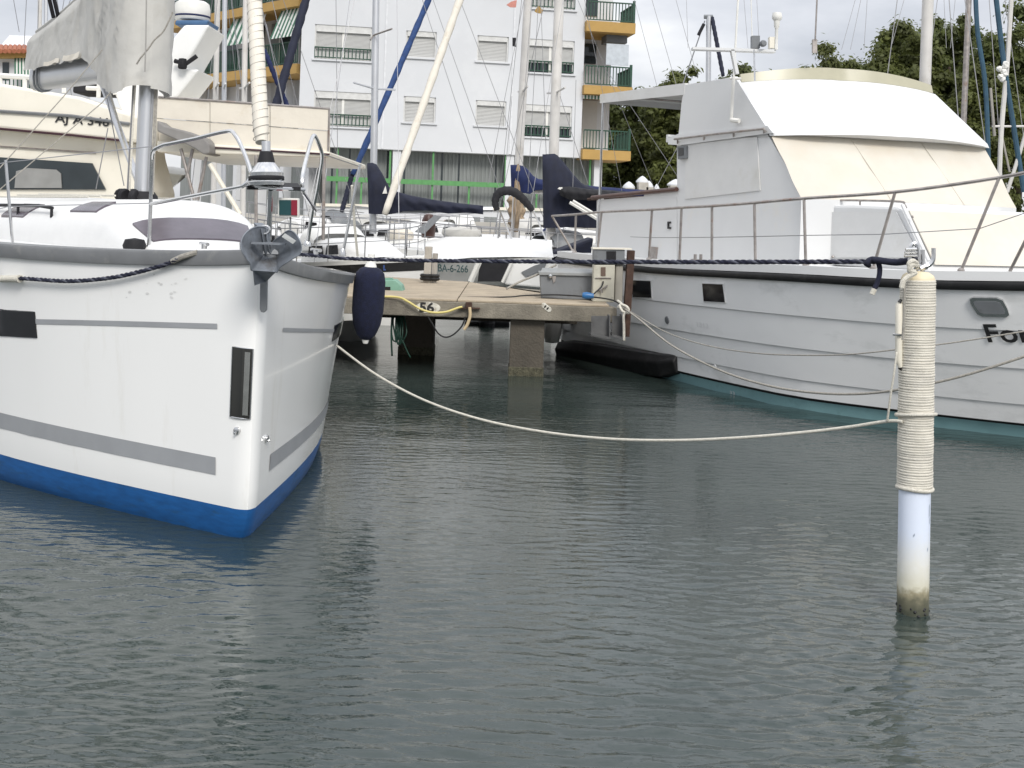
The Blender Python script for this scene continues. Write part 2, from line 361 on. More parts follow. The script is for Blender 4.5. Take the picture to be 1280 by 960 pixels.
# ---- apartment building ------------------------------------------------------------------------
F0 = at(373, 182, 48); F1 = at(740, 197, 50)
FE = Vector((F1.x-F0.x, F1.y-F0.y, 0)).normalized(); FN = Vector((FE.y, -FE.x, 0))     # along the front, towards us
def frame(P0, e, nn):
    def fw(px, py, back=0):          # sight line meets the wall plane set back by 'back'
        a, b = ray(px, py); q = Vector((P0.x, P0.y, 0)) - nn*back
        # D*(a,1).nn = q.nn
        D = q.dot(nn)/(a*nn.x + nn.y); p = Vector((a*D, D, EYE+b*D)); return (p - q).dot(e) if False else (Vector((p.x, p.y, 0))-q).dot(e), p.z
    def pt(wv, z, outw=0): return Vector((P0.x, P0.y, 0)) + e*wv + nn*outw + Vector((0, 0, z))
    return fw, pt
fw, fp = frame(F0, FE, FN)
def slab(b, pt, e, nn, w0, w1, z0, z1, o0, o1, mi=0):
    c = pt((w0+w1)/2, (z0+z1)/2, (o0+o1)/2)
    return b.obox(c, e*((w1-w0)/2), nn*((o1-o0)/2), (0, 0, (z1-z0)/2), mi)
def holes_wall(b, pt, w0, w1, z0, z1, holes, depth, mi=0):
    wsx = sorted(set([w0, w1] + [h[0] for h in holes] + [h[1] for h in holes])); zs = sorted(set([z0, z1] + [h[2] for h in holes] + [h[3] for h in holes]))
    for i in range(len(wsx)-1):
        for j in range(len(zs)-1):
            cx, cz = (wsx[i]+wsx[i+1])/2, (zs[j]+zs[j+1])/2
            if any(h[0] < cx < h[1] and h[2] < cz < h[3] for h in holes): continue
            b.add([pt(wsx[i], zs[j]), pt(wsx[i+1], zs[j]), pt(wsx[i+1], zs[j+1]), pt(wsx[i], zs[j+1])], [(0,1,2,3)], mi)
    for h in holes:
        a = [pt(h[0], h[2]), pt(h[1], h[2]), pt(h[1], h[3]), pt(h[0], h[3])]; c = [pt(h[0], h[2], -depth), pt(h[1], h[2], -depth), pt(h[1], h[3], -depth), pt(h[0], h[3], -depth)]
        for k in range(4): b.add([a[k], a[(k+1)%4], c[(k+1)%4], c[k]], [(0,1,2,3)], mi)
def railing(b, pt, e, nn, w0, w1, z0, z1, o, pitch=.13):
    slab(b, pt, e, nn, w0, w1, z1-.05, z1, o-.03, o+.03); slab(b, pt, e, nn, w0, w1, z0+.03, z0+.07, o-.02, o+.02)
    n = max(2, int((w1-w0)/pitch))
    for i in range(n+1):
        x = w0+(w1-w0)*i/n; slab(b, pt, e, nn, x-.018, x+.018, z0+.071, z1-.051, o-.015, o+.015)
apt = thing('apartment_building', 'white apartment block with ochre balcony slabs and dark green railings behind the marina', 'building', (F0.x, F0.y, 1.7))
WIN = [((394, 30), (464, 77), 'wide'), ((393, 113), (464, 160), 'wide'), ((508, 38), (545, 73), 'sq'), ((505, 120), (544, 154), 'sq'), ((597, 44), (635, 78), 'sq'), ((595, 125), (632, 158), 'sq'),
       ((659, 48), (717, 93), 'wide'), ((654, 130), (714, 173), 'wide'), ((663, -36), (719, 13), 'wide'), ((396, -56), (464, -7), 'wide'), ((511, -46), (548, -9), 'sq'), ((600, -41), (638, -5), 'sq')]
holes = []
for (x0, y0), (x1, y1), k in WIN:
    a, b_ = fw(x0, y0), fw(x1, y1); holes.append((a[0], b_[0], min(a[1], b_[1]), max(a[1], b_[1]), k))
zb = fw(560, 190)[1]; wR = fw(729, 100)[0]; wL = fw(375, 100)[0]
ZT = 17.0
wb = MB(); holes_wall(wb, fp, wL, wR, zb, ZT, [h[:4] for h in holes], .22)
wb.add([fp(wL, zb), fp(wL, zb, -9), fp(wL, ZT, -9), fp(wL, ZT)], [(0,1,2,3)]); wb.add([fp(wR, zb), fp(wR, zb, -9), fp(wR, ZT, -9), fp(wR, ZT)], [(0,1,2,3)])
wb.add([fp(wL, zb, 0), fp(wR, zb, 0), fp(wR, zb, -9), fp(wL, zb, -9)], [(0,1,2,3)]); wb.add([fp(wL, ZT, 0), fp(wR, ZT, 0), fp(wR, ZT, -9), fp(wL, ZT, -9)], [(0,1,2,3)])
wb.add([fp(wL, zb, -9), fp(wR, zb, -9), fp(wR, ZT, -9), fp(wL, ZT, -9)], [(0,1,2,3)])
wb.build('wall', BWALL, apt)
rb = MB(); slab(rb, fp, FE, FN, wL-.3, wR+.3, ZT+.002, ZT+.4, -9.3, .3); rb.build('roof', OCHRE, apt)
for h in holes:
    w0, w1, z0, z1, k = h; H_ = z1-z0
    b = MB(); t_ = .06
    slab(b, fp, FE, FN, w0, w0+t_, z0, z1, -.2, -.06); slab(b, fp, FE, FN, w1-t_, w1, z0, z1, -.2, -.06)
    slab(b, fp, FE, FN, w0+t_, w1-t_, z1-H_*.2, z1, -.2, -.03)
    wf = b.build('window', mat('window frame paint', (.60, .60, .585), .6), apt)
    bs_ = MB(); z00 = z0 + (H_*.02)
    mid = (w0+w1)/2
    spans = [(w0+t_, w1-t_)] if k == 'sq' else [(w0+t_, mid-.05), (mid+.05, w1-t_)]
    for sp in spans:
        sb = MB(); zz = z1-H_*.2; nsl = 14; z2 = z00 + (0 if k == 'sq' else H_*.28)
        for i in range(nsl):
            za = z2+(zz-z2)*i/nsl; zb_ = z2+(zz-z2)*(i+1)/nsl
            slab(sb, fp, FE, FN, sp[0], sp[1], za, zb_-.012, -.17, -.13)
        sb.build('shutter', SHUT, wf)
        if k == 'wide':
            gb = MB(); slab(gb, fp, FE, FN, sp[0], sp[1], z00, z2, -.16, -.14); gb.build('pane', GLASS if (abs(h[0]-holes[7][0]) < .1) else SHUT, wf)
    if k == 'wide':
        mb = MB(); slab(mb, fp, FE, FN, mid-.05, mid+.05, z0, z1-H_*.2, -.2, -.1); mb.build('mullion', WPLASTIC, wf)
        r = MB(); railing(r, fp, FE, FN, w0+.01, w1-.01, z0+.03, z0+H_*.36, -.02, .15); kind(r.build('window_railing', GREENR, wf), 'stuff')
    s_ = MB(); slab(s_, fp, FE, FN, w0-.08, w1+.08, z0-.07, z0-.002, -.02, .08); s_.build('sill', BWALL, wf)
# ground floor glazing with curtains, columns and the green steel frame
wgL = fw(404, 220, .7)[0]; wgR = fw(752, 230, .7)[0]; zg0 = 1.7
gl = MB(); n = 150
for i in range(n):
    a = wgL+(wgR-wgL)*i/n; b2 = wgL+(wgR-wgL)*(i+1)/n; dz = .03 if i % 2 else 0
    slab(gl, fp, FE, FN, a, b2, zg0, zb-.01, -.9-dz, -.75-dz, 1 if (i*37 % 29) in (3, 17) else 0)
gl.build('shopfront_curtain', [CURT, GLASS], apt)
for px in (495, 636, 746):
    c_ = fw(px, 220, .3)[0]; b = MB(); slab(b, fp, FE, FN, c_-.17, c_+.17, zg0, zb-.003, -.45, -.1); b.build('column', BWALL, apt)
gz0, gz1 = fw(560, 232)[1], fw(560, 226)[1]
for (pa, pb) in ((408, 488), (501, 630), (643, 741)):
    b = MB(); slab(b, fp, FE, FN, fw(pa, 230)[0], fw(pb, 230)[0], gz0, gz1, -.12, -.04); b.build('green_rail', GREENF, apt)
for px in (421, 452, 487, 541, 587, 632, 641, 672, 738):
    b = MB(); c_ = fw(px, 230)[0]; top = zb-.01 if px in (421, 487, 541, 632, 641, 738) else gz0
    slab(b, fp, FE, FN, c_-.036, c_+.036, zg0+.05, top, -.2, -.125)
    b.build('green_post', GREENF, apt)
for px in (482, 642):
    c_ = fw(px, 60)[0]; b = MB(); slab(b, fp, FE, FN, c_-.035, c_+.035, zb+.02, ZT-.02, .002, .03); b.build('joint_strip', mat('painted downpipe', (.66, .67, .69), .6), apt)  # raised strips added to stand for the facade's vertical joint lines
# right-hand balconies
def balcony(px0, px1, yr, y0, y1, backglass=True):
    w0 = fw(px0, y0)[0]; w1 = fw(px1, y0)[0]; zt = fw(px0, y0)[1]; zl = fw(px0, y1)[1]; zr = fw(px0, yr)[1]
    b = MB(); slab(b, fp, FE, FN, w0, w1, zl, zt, -2.2, .35); bl = b.build('balcony_slab', OCHRE, apt)
    r = MB(); railing(r, fp, FE, FN, w0+.04, w1-.04, zt+.01, zr, .3)
    e2, n2 = -FN, FE
    def pt2(wv, z, o=0): return fp(w1-.06+o, z, .27-wv)
    railing(r, pt2, e2, n2, 0, 2.2, zt+.012, zr-.004, 0); slab(r, fp, FE, FN, w1-.13, w1-.03, zt, zr+.1, .26, .35)
    kind(r.build('balcony_railing', GREENR, bl), 'stuff')
    return w0, w1, zt
balcony(731, 792, 2, 27, 40); balcony(728, 788, 82, 107, 118); balcony(726, 786, 162, 187, 199)
w0 = wR+.003; w1 = fw(763, 100, 2)[0]
b = MB(); slab(b, fp, FE, FN, w0, w1, zb, ZT-.01, -8.8, -2.0); b.build('wing_wall', BWALL, apt)
for (xa, ya, xb, yb, m_) in ((731, 54, 745, 80, GLASS), (731, 40, 745, 50, SHUT), (728, 125, 745, 186, SHUT), (732, -30, 747, 20, GLASS)):
    b = MB(); a, c_ = fw(xa, ya, 1.9), fw(xb, yb, 1.9)
    slab(b, fp, FE, FN, a[0], c_[0], min(a[1], c_[1]), max(a[1], c_[1]), -1.99, -1.93); b.build('balcony_door', m_, apt)
b = MB(); a, c_ = fw(757, 55, .1), fw(784, 83, .1); slab(b, fp, FE, FN, a[0], c_[0], c_[1], a[1], .05, .08); b.build('wind_screen', mat('frosted balcony glass', (.52, .56, .60), .2), apt)
a = fw(757, 40, .5); b = MB(); slab(b, fp, FE, FN, a[0], a[0]+.9, a[1]-.45, a[1]-.02, -1.2, -.3); b.build('awning_box', GREYBOX, apt)
a, c_ = fw(728, 119, .1), fw(752, 125, .1); b = MB(); 
for i in range(12):
    slab(b, fp, FE, FN, a[0]+(c_[0]-a[0])*i/12, a[0]+(c_[0]-a[0])*(i+1)/12, c_[1], a[1], .0, .04, i % 2)
b.build('awning', [AWNW, AWNG], apt)
# left wing with balconies, set back a little and receding to the left
G0 = fp(wL, 0, -1.2); G1 = at(215, 105, 57); GE = Vector((G1.x-G0.x, G1.y-G0.y, 0)).normalized(); GN = Vector((-GE.y, GE.x, 0))
if GN.y > 0: GN = -GN
gw, gp = frame(G0, GE, GN)
wl_end = gw(205, 60)[0]
b = MB(); slab(b, gp, GE, GN, 0.02, wl_end, 1.7, ZT-.02, -7, -1.3); b.build('left_wing_wall', BWALL, apt)
for (y0, y1) in ((-78, -67), (2, 13), (83, 95)):
    zt = gw(350, y0)[1]; zl = gw(350, y1)[1]
    b = MB(); slab(b, gp, GE, GN, .02, wl_end, zl, zt, -1.298, .2); bl = b.build('balcony_slab', OCHRE, apt)
    r = MB(); railing(r, gp, GE, GN, .05, wl_end, zt+.01, zt+.95, .15); kind(r.build('balcony_railing', GREENR, bl), 'stuff')
    # doors and glazing on the storey below and above
    for k in range(5):
        d0 = .3 + k*2.3
        if d0+1.4 > wl_end: break
        b = MB(); slab(b, gp, GE, GN, d0, d0+.9, zt+.02, zt+2.2, -1.297, -1.24); dd = b.build('balcony_door', GLASS, apt)
        b = MB(); slab(b, gp, GE, GN, d0+.9, d0+.98, zt+.02, zt+2.25, -1.297, -1.2); b.build('door_frame', WPLASTIC, dd)
        b = MB(); slab(b, gp, GE, GN, d0+1.0, d0+1.7, zt+.02, zt+2.2, -1.297, -1.25); b.build('balcony_door', CURT, apt)
    # striped awning hanging under the slab above
    ws = (0.15, 1.9) if y0 < 50 and y0 > -20 else None
    for j, (aw0, aw1) in enumerate(((.1, 1.75), (2.9, 5.6))):
        zt2 = zl-.02; b = MB(); ns = 12
        for i in range(ns):
            xa = aw0+(aw1-aw0)*i/ns; xb = aw0+(aw1-aw0)*(i+1)/ns
            p0, p1 = gp(xa, zt2, -.1), gp(xb, zt2, -.1); p2, p3 = gp(xb, zt2-1.25, .42), gp(xa, zt2-1.25, .42)
            b.add([p0, p1, p2, p3] + [p+Vector((0,0,.02)) for p in (p0, p1, p2, p3)], [(0,1,2,3), (4,5,6,7), (2,3,7,6), (0,1,5,4)], i % 2)
        if y0 > -20 and y0 < 50: b.build('awning', [AWNW, AWNG], apt)
b = MB(); slab(b, gp, GE, GN, .02, wl_end, 1.7, gw(350, 140)[1], -1.25, -1.1); b.build('shopfront_curtain', CURT, apt)
for k in range(6):
    b = MB(); slab(b, gp, GE, GN, .2+k*1.9, .5+k*1.9, 1.7, gw(350, 96)[1], -1.1, -.7); b.build('column', BWALL, apt)

# ---- low house at far left, terrace walls and piers along the promenade
hs = thing('house', 'small house with terracotta tiled eave and green striped blind at the far left', 'house', at(10, 150, 60))
D = 60
b = MB(); b.prism([at(-60, 72, D), at(60, 72, D), at(60, 180, D), at(-60, 180, D)], (0, 6, 0)); b.build('wall', BWALL, hs)
b = MB(); b.prism([at(-64, 65, D-.6), at(64, 66, D-.6), at(64, 72, D-.6), at(-64, 71, D-.6)], (0, 7, 0)); b.build('eave', OCHRE, hs)
for i in range(22):
    x0 = -62 + i*5.7
    b = MB(); b.tube([at(x0, 64, D-.9), at(x0+1, 58, D+1.2)], .12, 6); b.build('tile', TERRA, hs)
b = MB(); b.prism([at(-50, 62, D+2), at(60, 62, D+2), at(45, 45, D+3), at(12, 44, D+3), at(0, 58, D+2)], (0, 3, 0)); b.build('parapet', BWALL, hs)
b = MB()
for i in range(14): b.prism([at(18+i*2, 72, D-.3), at(20+i*2, 72, D-.3), at(20+i*2, 98, D-.8), at(18+i*2, 98, D-.8)], (0, .03, 0), i % 2)
b.build('awning', [AWNG, AWNW], hs)
b = MB(); b.prism([at(3, 78, D-.05), at(11, 78, D-.05), at(11, 100, D-.05), at(3, 100, D-.05)], (0, .04, 0)); b.build('door', GLASS, hs)
b = MB(); b.tube([at(-40, 93, D-2), at(40, 97, D-2)], .05, 6)
for i in range(16): b.tube([at(-38+i*5, 93+i*.2, D-2), at(-38+i*5, 108+i*.2, D-2)], .03, 4)
b.build('railing', GREENR, hs)

tw = thing('terrace_wall', 'low white terrace wall along the promenade in front of the shop curtains', 'wall', at(560, 290, 44.6))
b = MB(); b.prism([at(395, 258, 44.6), at(760, 266, 44.6), at(760, 300, 44.6), at(395, 296, 44.6)], (0, .35, 0)); b.build('wall', BWALL, tw)
b = MB(); b.prism([at(395, 254, 44.5), at(760, 262, 44.5), at(760, 265.6, 44.5), at(395, 257.6, 44.5)], (0, .55, 0)); b.build('coping', CREAM, tw)
for (xa, xb) in ((584, 600), (605, 621), (662, 675)):
    b = MB(); b.prism([at(xa, 271, 44.57), at(xb, 271.6, 44.57), at(xb, 281, 44.57), at(xa, 280.4, 44.57)], (0, .02, 0)); b.build('vent_panel', GREYBOX if xa > 650 else CURT, tw)
gpw = thing('garden_wall', 'stone garden wall with white capped piers beyond the trawler awning', 'wall', at(815, 262, 42))
b = MB(); b.prism([at(772, 243, 42), at(900, 246, 42), at(900, 290, 42), at(772, 288, 42)], (0, .4, 0)); b.build('wall', STONEW, gpw)
for (px, y, wd) in ((787, 229, 8), (804, 222, 8), (812, 228, 6), (822, 232, 4), (846, 226, 11)):
    c0 = at(px, 262, 41.8); c1 = at(px, y+6, 41.8); wdm = wd*41.8/1500
    b = MB(); b.box(((c0.x+c1.x)/2, 42.1, (c0.z+c1.z)/2), (wdm*1.5, .66, c1.z-c0.z)); pr = b.build('pier', STONEW, gpw)
    b = MB(); b.lathe([(wdm, 0), (wdm, .05), (wdm*.75, .12), (wdm*.35, .2), (0, .24)], (c1.x, 42.1, c1.z), n=12); b.build('cap', BWALL, pr, smooth=True)

# ---- trees
def tree(label, px, D, ytop, halfw_px, leaf, seed, group, nl=9000, ybot=300, trunkh=.35, n_clump=46):
    r = np.random.default_rng(seed); c = at(px, 270, D); top = at(px, ytop, D).z; hw = halfw_px*D/1500
    t = thing('tree', label, 'tree', (c.x, D, 1.7), group)
    z0 = 1.7; hgt = top-z0; cz = z0+hgt*.56
    b = MB(); tr = hw*.06+.12
    b.tube(smoothpath([(c.x, D, z0-.3), (c.x+.1*hw, D, z0+hgt*.25), (c.x-.05*hw, D+.2, z0+hgt*.5), (c.x, D, z0+hgt*.8)], 4), [tr*(1-.055*i) for i in range(13)], 8)
    for i in range(9):
        a = r.uniform(0, 6.28); zz = z0+hgt*r.uniform(.25, .6); e_ = Vector((c.x+math.cos(a)*hw*.75, D+math.sin(a)*hw*.75, zz+hgt*r.uniform(.1, .3)))
        p0 = Vector((c.x, D, zz)); b.tube(smoothpath([p0, p0.lerp(e_, .5)+Vector((0, 0, hgt*.05)), e_], 4), [tr*.45*(1-i_*.1) for i_ in range(9)], 5)
    b.build('trunk', BARK, t, smooth=True)
    # clumps of leaf faces through the crown
    C_ = r.normal(size=(n_clump, 3)); C_ /= np.linalg.norm(C_, axis=1)[:, None]; C_ *= r.uniform(.02, 1, (n_clump, 1))**.42
    C_ = C_*np.array([hw, hw, hgt*.50]) + np.array([c.x, D, cz])
    rad = r.uniform(.13, .27, n_clump)*min(hw, hgt*.6)
    k = r.integers(0, n_clump, nl); d = r.normal(size=(nl, 3)); d /= np.linalg.norm(d, axis=1)[:, None]
    P = C_[k] + d*rad[k][:, None]*np.abs(r.normal(.35, .48, (nl, 1)))*np.array([1, 1, .8])
    nr = d*1.1 + r.normal(size=(nl, 3))*.5 + np.array([0, -.25, .6]); nr /= np.linalg.norm(nr, axis=1)[:, None]
    u = np.cross(nr, r.normal(size=(nl, 3))); u /= np.linalg.norm(u, axis=1)[:, None]; v = np.cross(nr, u)
    sz = r.uniform(.035, .09, (nl, 1))*(D/45)
    V = np.stack([P-u*sz*1.5, P-v*sz*.75+nr*sz*.2, P+u*sz*1.5, P+v*sz*.75+nr*sz*.2], 1).reshape(-1, 3)
    V[:, 2] = np.maximum(V[:, 2], z0+.1); V = V - np.array(t.location)
    me = bpy.data.meshes.new('crown'); me.vertices.add(len(V)); me.vertices.foreach_set('co', V.astype(np.float32).ravel())
    me.loops.add(nl*4); me.loops.foreach_set('vertex_index', np.arange(nl*4, dtype=np.int32)); me.polygons.add(nl)
    me.polygons.foreach_set('loop_start', (np.arange(nl)*4).astype(np.int32)); me.polygons.foreach_set('loop_total', np.full(nl, 4, np.int32))
    me.update(calc_edges=True); me.materials.append(leaf); o = bpy.data.objects.new('crown', me); COL.objects.link(o); o.parent = t
TG = 'trees beyond the marina'
tree('broad dark tree right beside the apartment balconies, left of the trawler awning', 790, 62, 112, 62, LEAFA, 1, TG, 80600, n_clump=170)
tree('tree whose pointed top shows just above the white awning of the trawler', 848, 58, 94, 52, LEAFB, 2, TG, 80600, n_clump=170)
tree('low dark tree behind the radar arm of the trawler', 925, 62, 98, 60, LEAFA, 3, TG, 55800, n_clump=170)
tree('small treetop just showing over the yellowed visor', 1032, 66, 72, 55, LEAFB, 4, TG, 43400, n_clump=170)
tree('tree with a feathery edge left of the thick white mast', 1125, 56, 34, 52, LEAFB, 5, TG, 93000, n_clump=170)
tree('tree between the thick white mast and the thin brown mast', 1180, 58, 30, 52, LEAFA, 6, TG, 93000, n_clump=170)
tree('tall tree at the right edge behind the blue furled strips', 1265, 54, 20, 62, LEAFA, 7, TG, 105400, n_clump=170)
tree('broad tree filling the gap behind the thick white mast and thin mast', 1160, 70, 42, 110, LEAFA, 9, TG, 70000, n_clump=170)
tree('round tree filling the gap low behind the slanting flybridge edge', 1222, 50, 95, 52, LEAFB, 8, TG, 80600, n_clump=170)

# ================================================================== LEFT YACHT
YS = Vector((-1.491, 6.926, 0)); YC = Vector((-.473, .881, 0)); YR = Vector((.881, .473, 0))
def y_rake(z): return interp(z, [-.5, 0, .18, .6, 1.62], [.45, .0, -.085, -.11, -.14])
def y_deckz(s): return 1.655 - .175*(1-math.exp(-max(s, 0)/1.2)) - .004*max(0, s-2)
def y_half(u, z):
    t = max(0, min(1.05, z/1.6)); u = max(u, 0)
    bw = 1.6*math.sin(math.pi/2*min(1, u/4.2)); bd = 1.8*math.sin(math.pi/2*min(1, u/4.0))
    b = bw + (bd-bw)*t**1.3
    if z < 0: b = bw*(1+z*1.2)
    if u > 5: b *= 1-.012*(u-5)**2
    return b + .034*math.sqrt(min(1, u/.035))
def yh(side, s, z, off=0):       # s measured aft of the stem at the waterline
    u = s - y_rake(z)
    b = y_half(u, z)
    p = YS + YC*s + YR*(side*b) + Vector((0, 0, z - side*b*.075*max(0, z/1.6)))
    if off:
        d = .02; p = YS + YC*s + YR*(side*b) + Vector((0, 0, z)); q1 = YS+YC*(s+d)+YR*(side*y_half(u+d, z))+Vector((0,0,z)); q2 = YS+YC*s+YR*(side*y_half(s-y_rake(z+d), z+d))+Vector((0,0,z+d))
        nrm = (q1-p).cross(q2-p).normalized()
        if nrm.dot(YR)*side < 0: nrm = -nrm
        p = p + nrm*off - Vector((0, 0, side*b*.075*max(0, z/1.6)))
    return p
yacht = thing('sailing_yacht', 'white sailing yacht with blue waterline band and grey stripes, bow with plough anchor towards us', 'sailing yacht', (YS.x, YS.y, 0))
zl = [-.4, -.15, 0, .09, .18, .3, .45, .65, .9, 1.15, 1.35, 1.5]
us = [0, .004, .015, .04, .08, .14, .22, .35, .5, .7, .95, 1.2, 1.5, 1.8, 2.2, 2.7, 3.2, 3.8, 4.5, 5.3, 6.2, 7.2, 8.3, 9.5, 10.5]
b = MB()
for sd_ in (-1, 1):
    rows = []
    for z in zl + [None]:
        rows.append([yh(sd_, u + y_rake(z if z is not None else 1.6), z if z is not None else y_deckz(u)) for u in us])
    b.grid(rows, lambda i, j: 1 if i < 4 else 0)
tr = [yh(-1, us[-1], z) for z in zl] ; tr2 = [yh(1, us[-1], z) for z in zl]
b.grid([tr, tr2], 0)
YGEL = mat('yacht gelcoat', (.86, .86, .845), .16, var=.02, scale=1.5, dirt=(.70, .68, .62), dscale=3.5, dpos=(.60, .85), stretch=(1, 1, .18), coat=.3)
b.build('hull', [YGEL, BLUEAF], yacht, smooth='all')
def ystrip(name, side, s0, s1, z0, z1, m, parent, off=.004, n=16, thick=None, slant=0, rise=0):
    b = MB(); rows = [[yh(side, s0+(s1-s0)*i/n + (slant*(j)), z0+(z1-z0)*j + rise*i/n, off) for i in range(n+1)] for j in (0, 1)]
    if thick:
        r2 = [[yh(side, s0+(s1-s0)*i/n + slant*j, z0+(z1-z0)*j, off-thick) for i in range(n+1)] for j in (0, 1)]
        b.grid([r2[0], rows[0], rows[1], r2[1]]); b.add([r2[0][0], rows[0][0], rows[1][0], r2[1][0]], [(0,1,2,3)]); b.add([r2[0][-1], rows[0][-1], rows[1][-1], r2[1][-1]], [(0,1,2,3)])
    else: b.grid(rows)
    return b.build(name, m, parent, smooth=True)
fl = lambda s, z: yh(-1, s, z); fr = lambda s, z: yh(1, s, z)
def ysolve(side, px, py, s=.5, z=.6): return solve(fl if side < 0 else fr, px, py, s, z)
# stripes: (side, start px, end px on the photo's stripe edges)
s_a = ysolve(-1, 270, 577)[0]
ystrip('stripe', -1, s_a, 6, .355, .455, GREYST, yacht)
s_b = ysolve(1, 337, 577)[0]; ystrip('stripe', 1, s_b, 4, .345, .445, GREYST, yacht)
s_c, zc = ysolve(-1, 272, 408, .3, 1.2); s_d, zd = ysolve(-1, 45, 402, 1.5, 1.15)
ystrip('pinstripe', -1, s_c, s_d, zc-.014, zc+.016, GREYST, yacht, rise=zd-zc)
s_e, ze = ysolve(1, 353, 412, .3, 1.2); s_f, zf = ysolve(1, 417, 413, 1.2, 1.15)
ystrip('pinstripe', 1, s_e, s_f, ze-.012, ze+.012, GREYST, yacht, rise=zf-ze)
ystrip('hull_window', -1, s_d, s_d+1.5, zd-.10, zd+.06, BLACKG, yacht, .006, 10, .03, rise=(zd-zc)/(s_d-s_c)*1.5*.8)
s_g, zg = ysolve(1, 427, 422, 1.5, 1.1); ystrip('hull_window', 1, s_f, s_f+1.0, zf-.085, zf+.04, BLACKG, yacht, .006, 10, .03)
# chafe plate, fittings
cs = [ysolve(-1, *q) for q in ((292, 433), (325, 437), (321, 527), (290, 524))]
b = MB(); us_l = cs[0][0]-y_rake(cs[0][1]); us_r = .0015; b.grid([[yh(-1, us_l+(us_r-us_l)*i/6+y_rake(z_), z_, .008) for i in range(7)] for z_ in np.linspace(cs[2][1], cs[0][1], 9)])
cpl = b.build('chafe_plate', mat('polished plate', (.13, .125, .115), .04, 1, var=.1, scale=2), yacht, smooth=True)
zt_, zb_2 = cs[0][1], cs[2][1]
def cedge(f, z_): return yh(-1, us_l+(us_r-us_l)*f+y_rake(z_), z_, .010)
b = MB(); b.tube([cedge(0, zb_2), cedge(0, zt_)] + [cedge(k/6, zt_) for k in range(1, 7)] + [cedge(1, zb_2)] + [cedge(k/6, zb_2) for k in range(5, 0, -1)], .0035, 6, closed=True); b.build('plate_edge', STEEL, cpl, smooth=True)
MB().grid([[cedge(f, z_) + YC*-.003 for f in (.74, .93)] for z_ in np.linspace(zb_2+.02, zt_-.02, 8)]).build('painted_plate_reflection', mat('painted plate reflection', (.55, .54, .50), .25, 1, var=.25, scale=9), cpl, smooth=True)  # bright strip: reflection in the polished plate, put in as colour
for (sd_, px, py) in ((-1, 297, 538), (1, 332, 548)):
    s_, z_ = ysolve(sd_, px, py); p = yh(sd_, s_, z_, .012); nrm = (yh(sd_, s_, z_, .1)-yh(sd_, s_, z_)).normalized()
    b = MB(); b.lathe([(0, .006), (.014, .005), (.021, .001), (.022, -.012)], p, nrm, 12); b.lathe([(.008, .004), (.008, .014), (0, .016)], p - Vector((0,0,.012)), nrm, 8)
    b.build('hull_fitting', STEEL, yacht, smooth=True)
b = MB()
for k in range(13):
    s_, z_ = ysolve(-1, rng.uniform(150, 240), rng.uniform(342, 372), 1.0, 1.4); r_ = rng.uniform(.003, .008); a_ = rng.uniform(-.6, .6)
    b.add([yh(-1, s_+r_*1.6*math.cos(a), z_+r_*(math.sin(a)+a_*math.cos(a)), .0018) for a in (0, 1.1, 2.2, 3.3, 4.4, 5.4)], [(0, 1, 2, 3, 4, 5)])
kind(b.build('scuff_marks', mat('rubbed gelcoat', (.68, .68, .665), .6), yacht), 'stuff')
# toe rail: grey band sitting proud along the deck edge
for sd_ in (-1, 1):
    rows = []
    for (dz, o) in ((-.075, .001), (-.07, .022), (-.002, .026), (.012, .016), (.012, -.05), (-.02, -.055)):
        rows.append([yh(sd_, u + y_rake(1.6), y_deckz(u)+dz, o) for u in us])
    MB().grid(rows).build('toe_rail', GREYRAIL, yacht, smooth=True)
# deck
rows = []
for u in us:
    a, c = yh(-1, u + y_rake(1.6), y_deckz(u)-.004, -.012), yh(1, u + y_rake(1.6), y_deckz(u)-.004, -.012)
    rows.append([a.lerp(c, k/8) + Vector((0, 0, .05*math.sin(math.pi*k/8)*min(1, u))) for k in range(9)])
MB().grid(rows).build('deck', DECKW, yacht, smooth='all')
# coachroof
def croof(u, k, lift=0):     # k from -1 to 1 across
    w_ = min(1, max(0, (u-.85)/1.4)); hw = interp(u, [.85, 1.3, 2.2, 3.2, 4.5, 6, 8], [.12, .42, .60, .84, 1.08, 1.2, 1.25])
    h = .43*(w_*w_*(3-2*w_))**.8 + .012*max(0, u-2.3) - .02
    ang = k*math.pi/2; ex = math.copysign(abs(math.sin(ang))**.75, k); ez = max(0, math.cos(ang))**.55
    return YS + YC*(u-.14) + YR*(ex*hw) + Vector((0, 0, y_deckz(u) + .03 + h*ez + lift))
uu = [.85, .95, 1.1, 1.3, 1.5, 1.75, 2.0, 2.3, 2.7, 3.2, 3.8, 4.5, 5.3, 6.2, 7.0, 7.6]
MB().grid([[croof(u, k/12) for k in range(-12, 13)] for u in uu]).build('coachroof', DECKW, yacht, smooth='all')
def cpatch(name, u0, u1, k0, k1, m, lift=.012, n=8, skew=0):
    b = MB(); top = [[croof(u0+(u1-u0)*i/n+skew*j/n, k0+(k1-k0)*j/n, lift) for j in range(n+1)] for i in range(n+1)]
    bot = [[croof(u0+(u1-u0)*i/n+skew*j/n, k0+(k1-k0)*j/n, -.02) for j in range(n+1)] for i in range(n+1)]
    b.grid(top); 
    for e0, e1 in ((top[0], bot[0]), (top[-1], bot[-1]), ([r[0] for r in top], [r[0] for r in bot]), ([r[-1] for r in top], [r[-1] for r in bot])): b.grid([e0, e1])
    return b.build(name, m, yacht, smooth=True)
cpatch('front_window', 1.28, 1.62, -.52, .5, SMOKE)
cpatch('hatch', 2.25, 2.75, -.62, -.38, SMOKE)
cpatch('hatch', 3.6, 4.2, -.75, -.5, SMOKE)
cpatch('side_window', 3.0, 6.0, .62, .74, SMOKE)
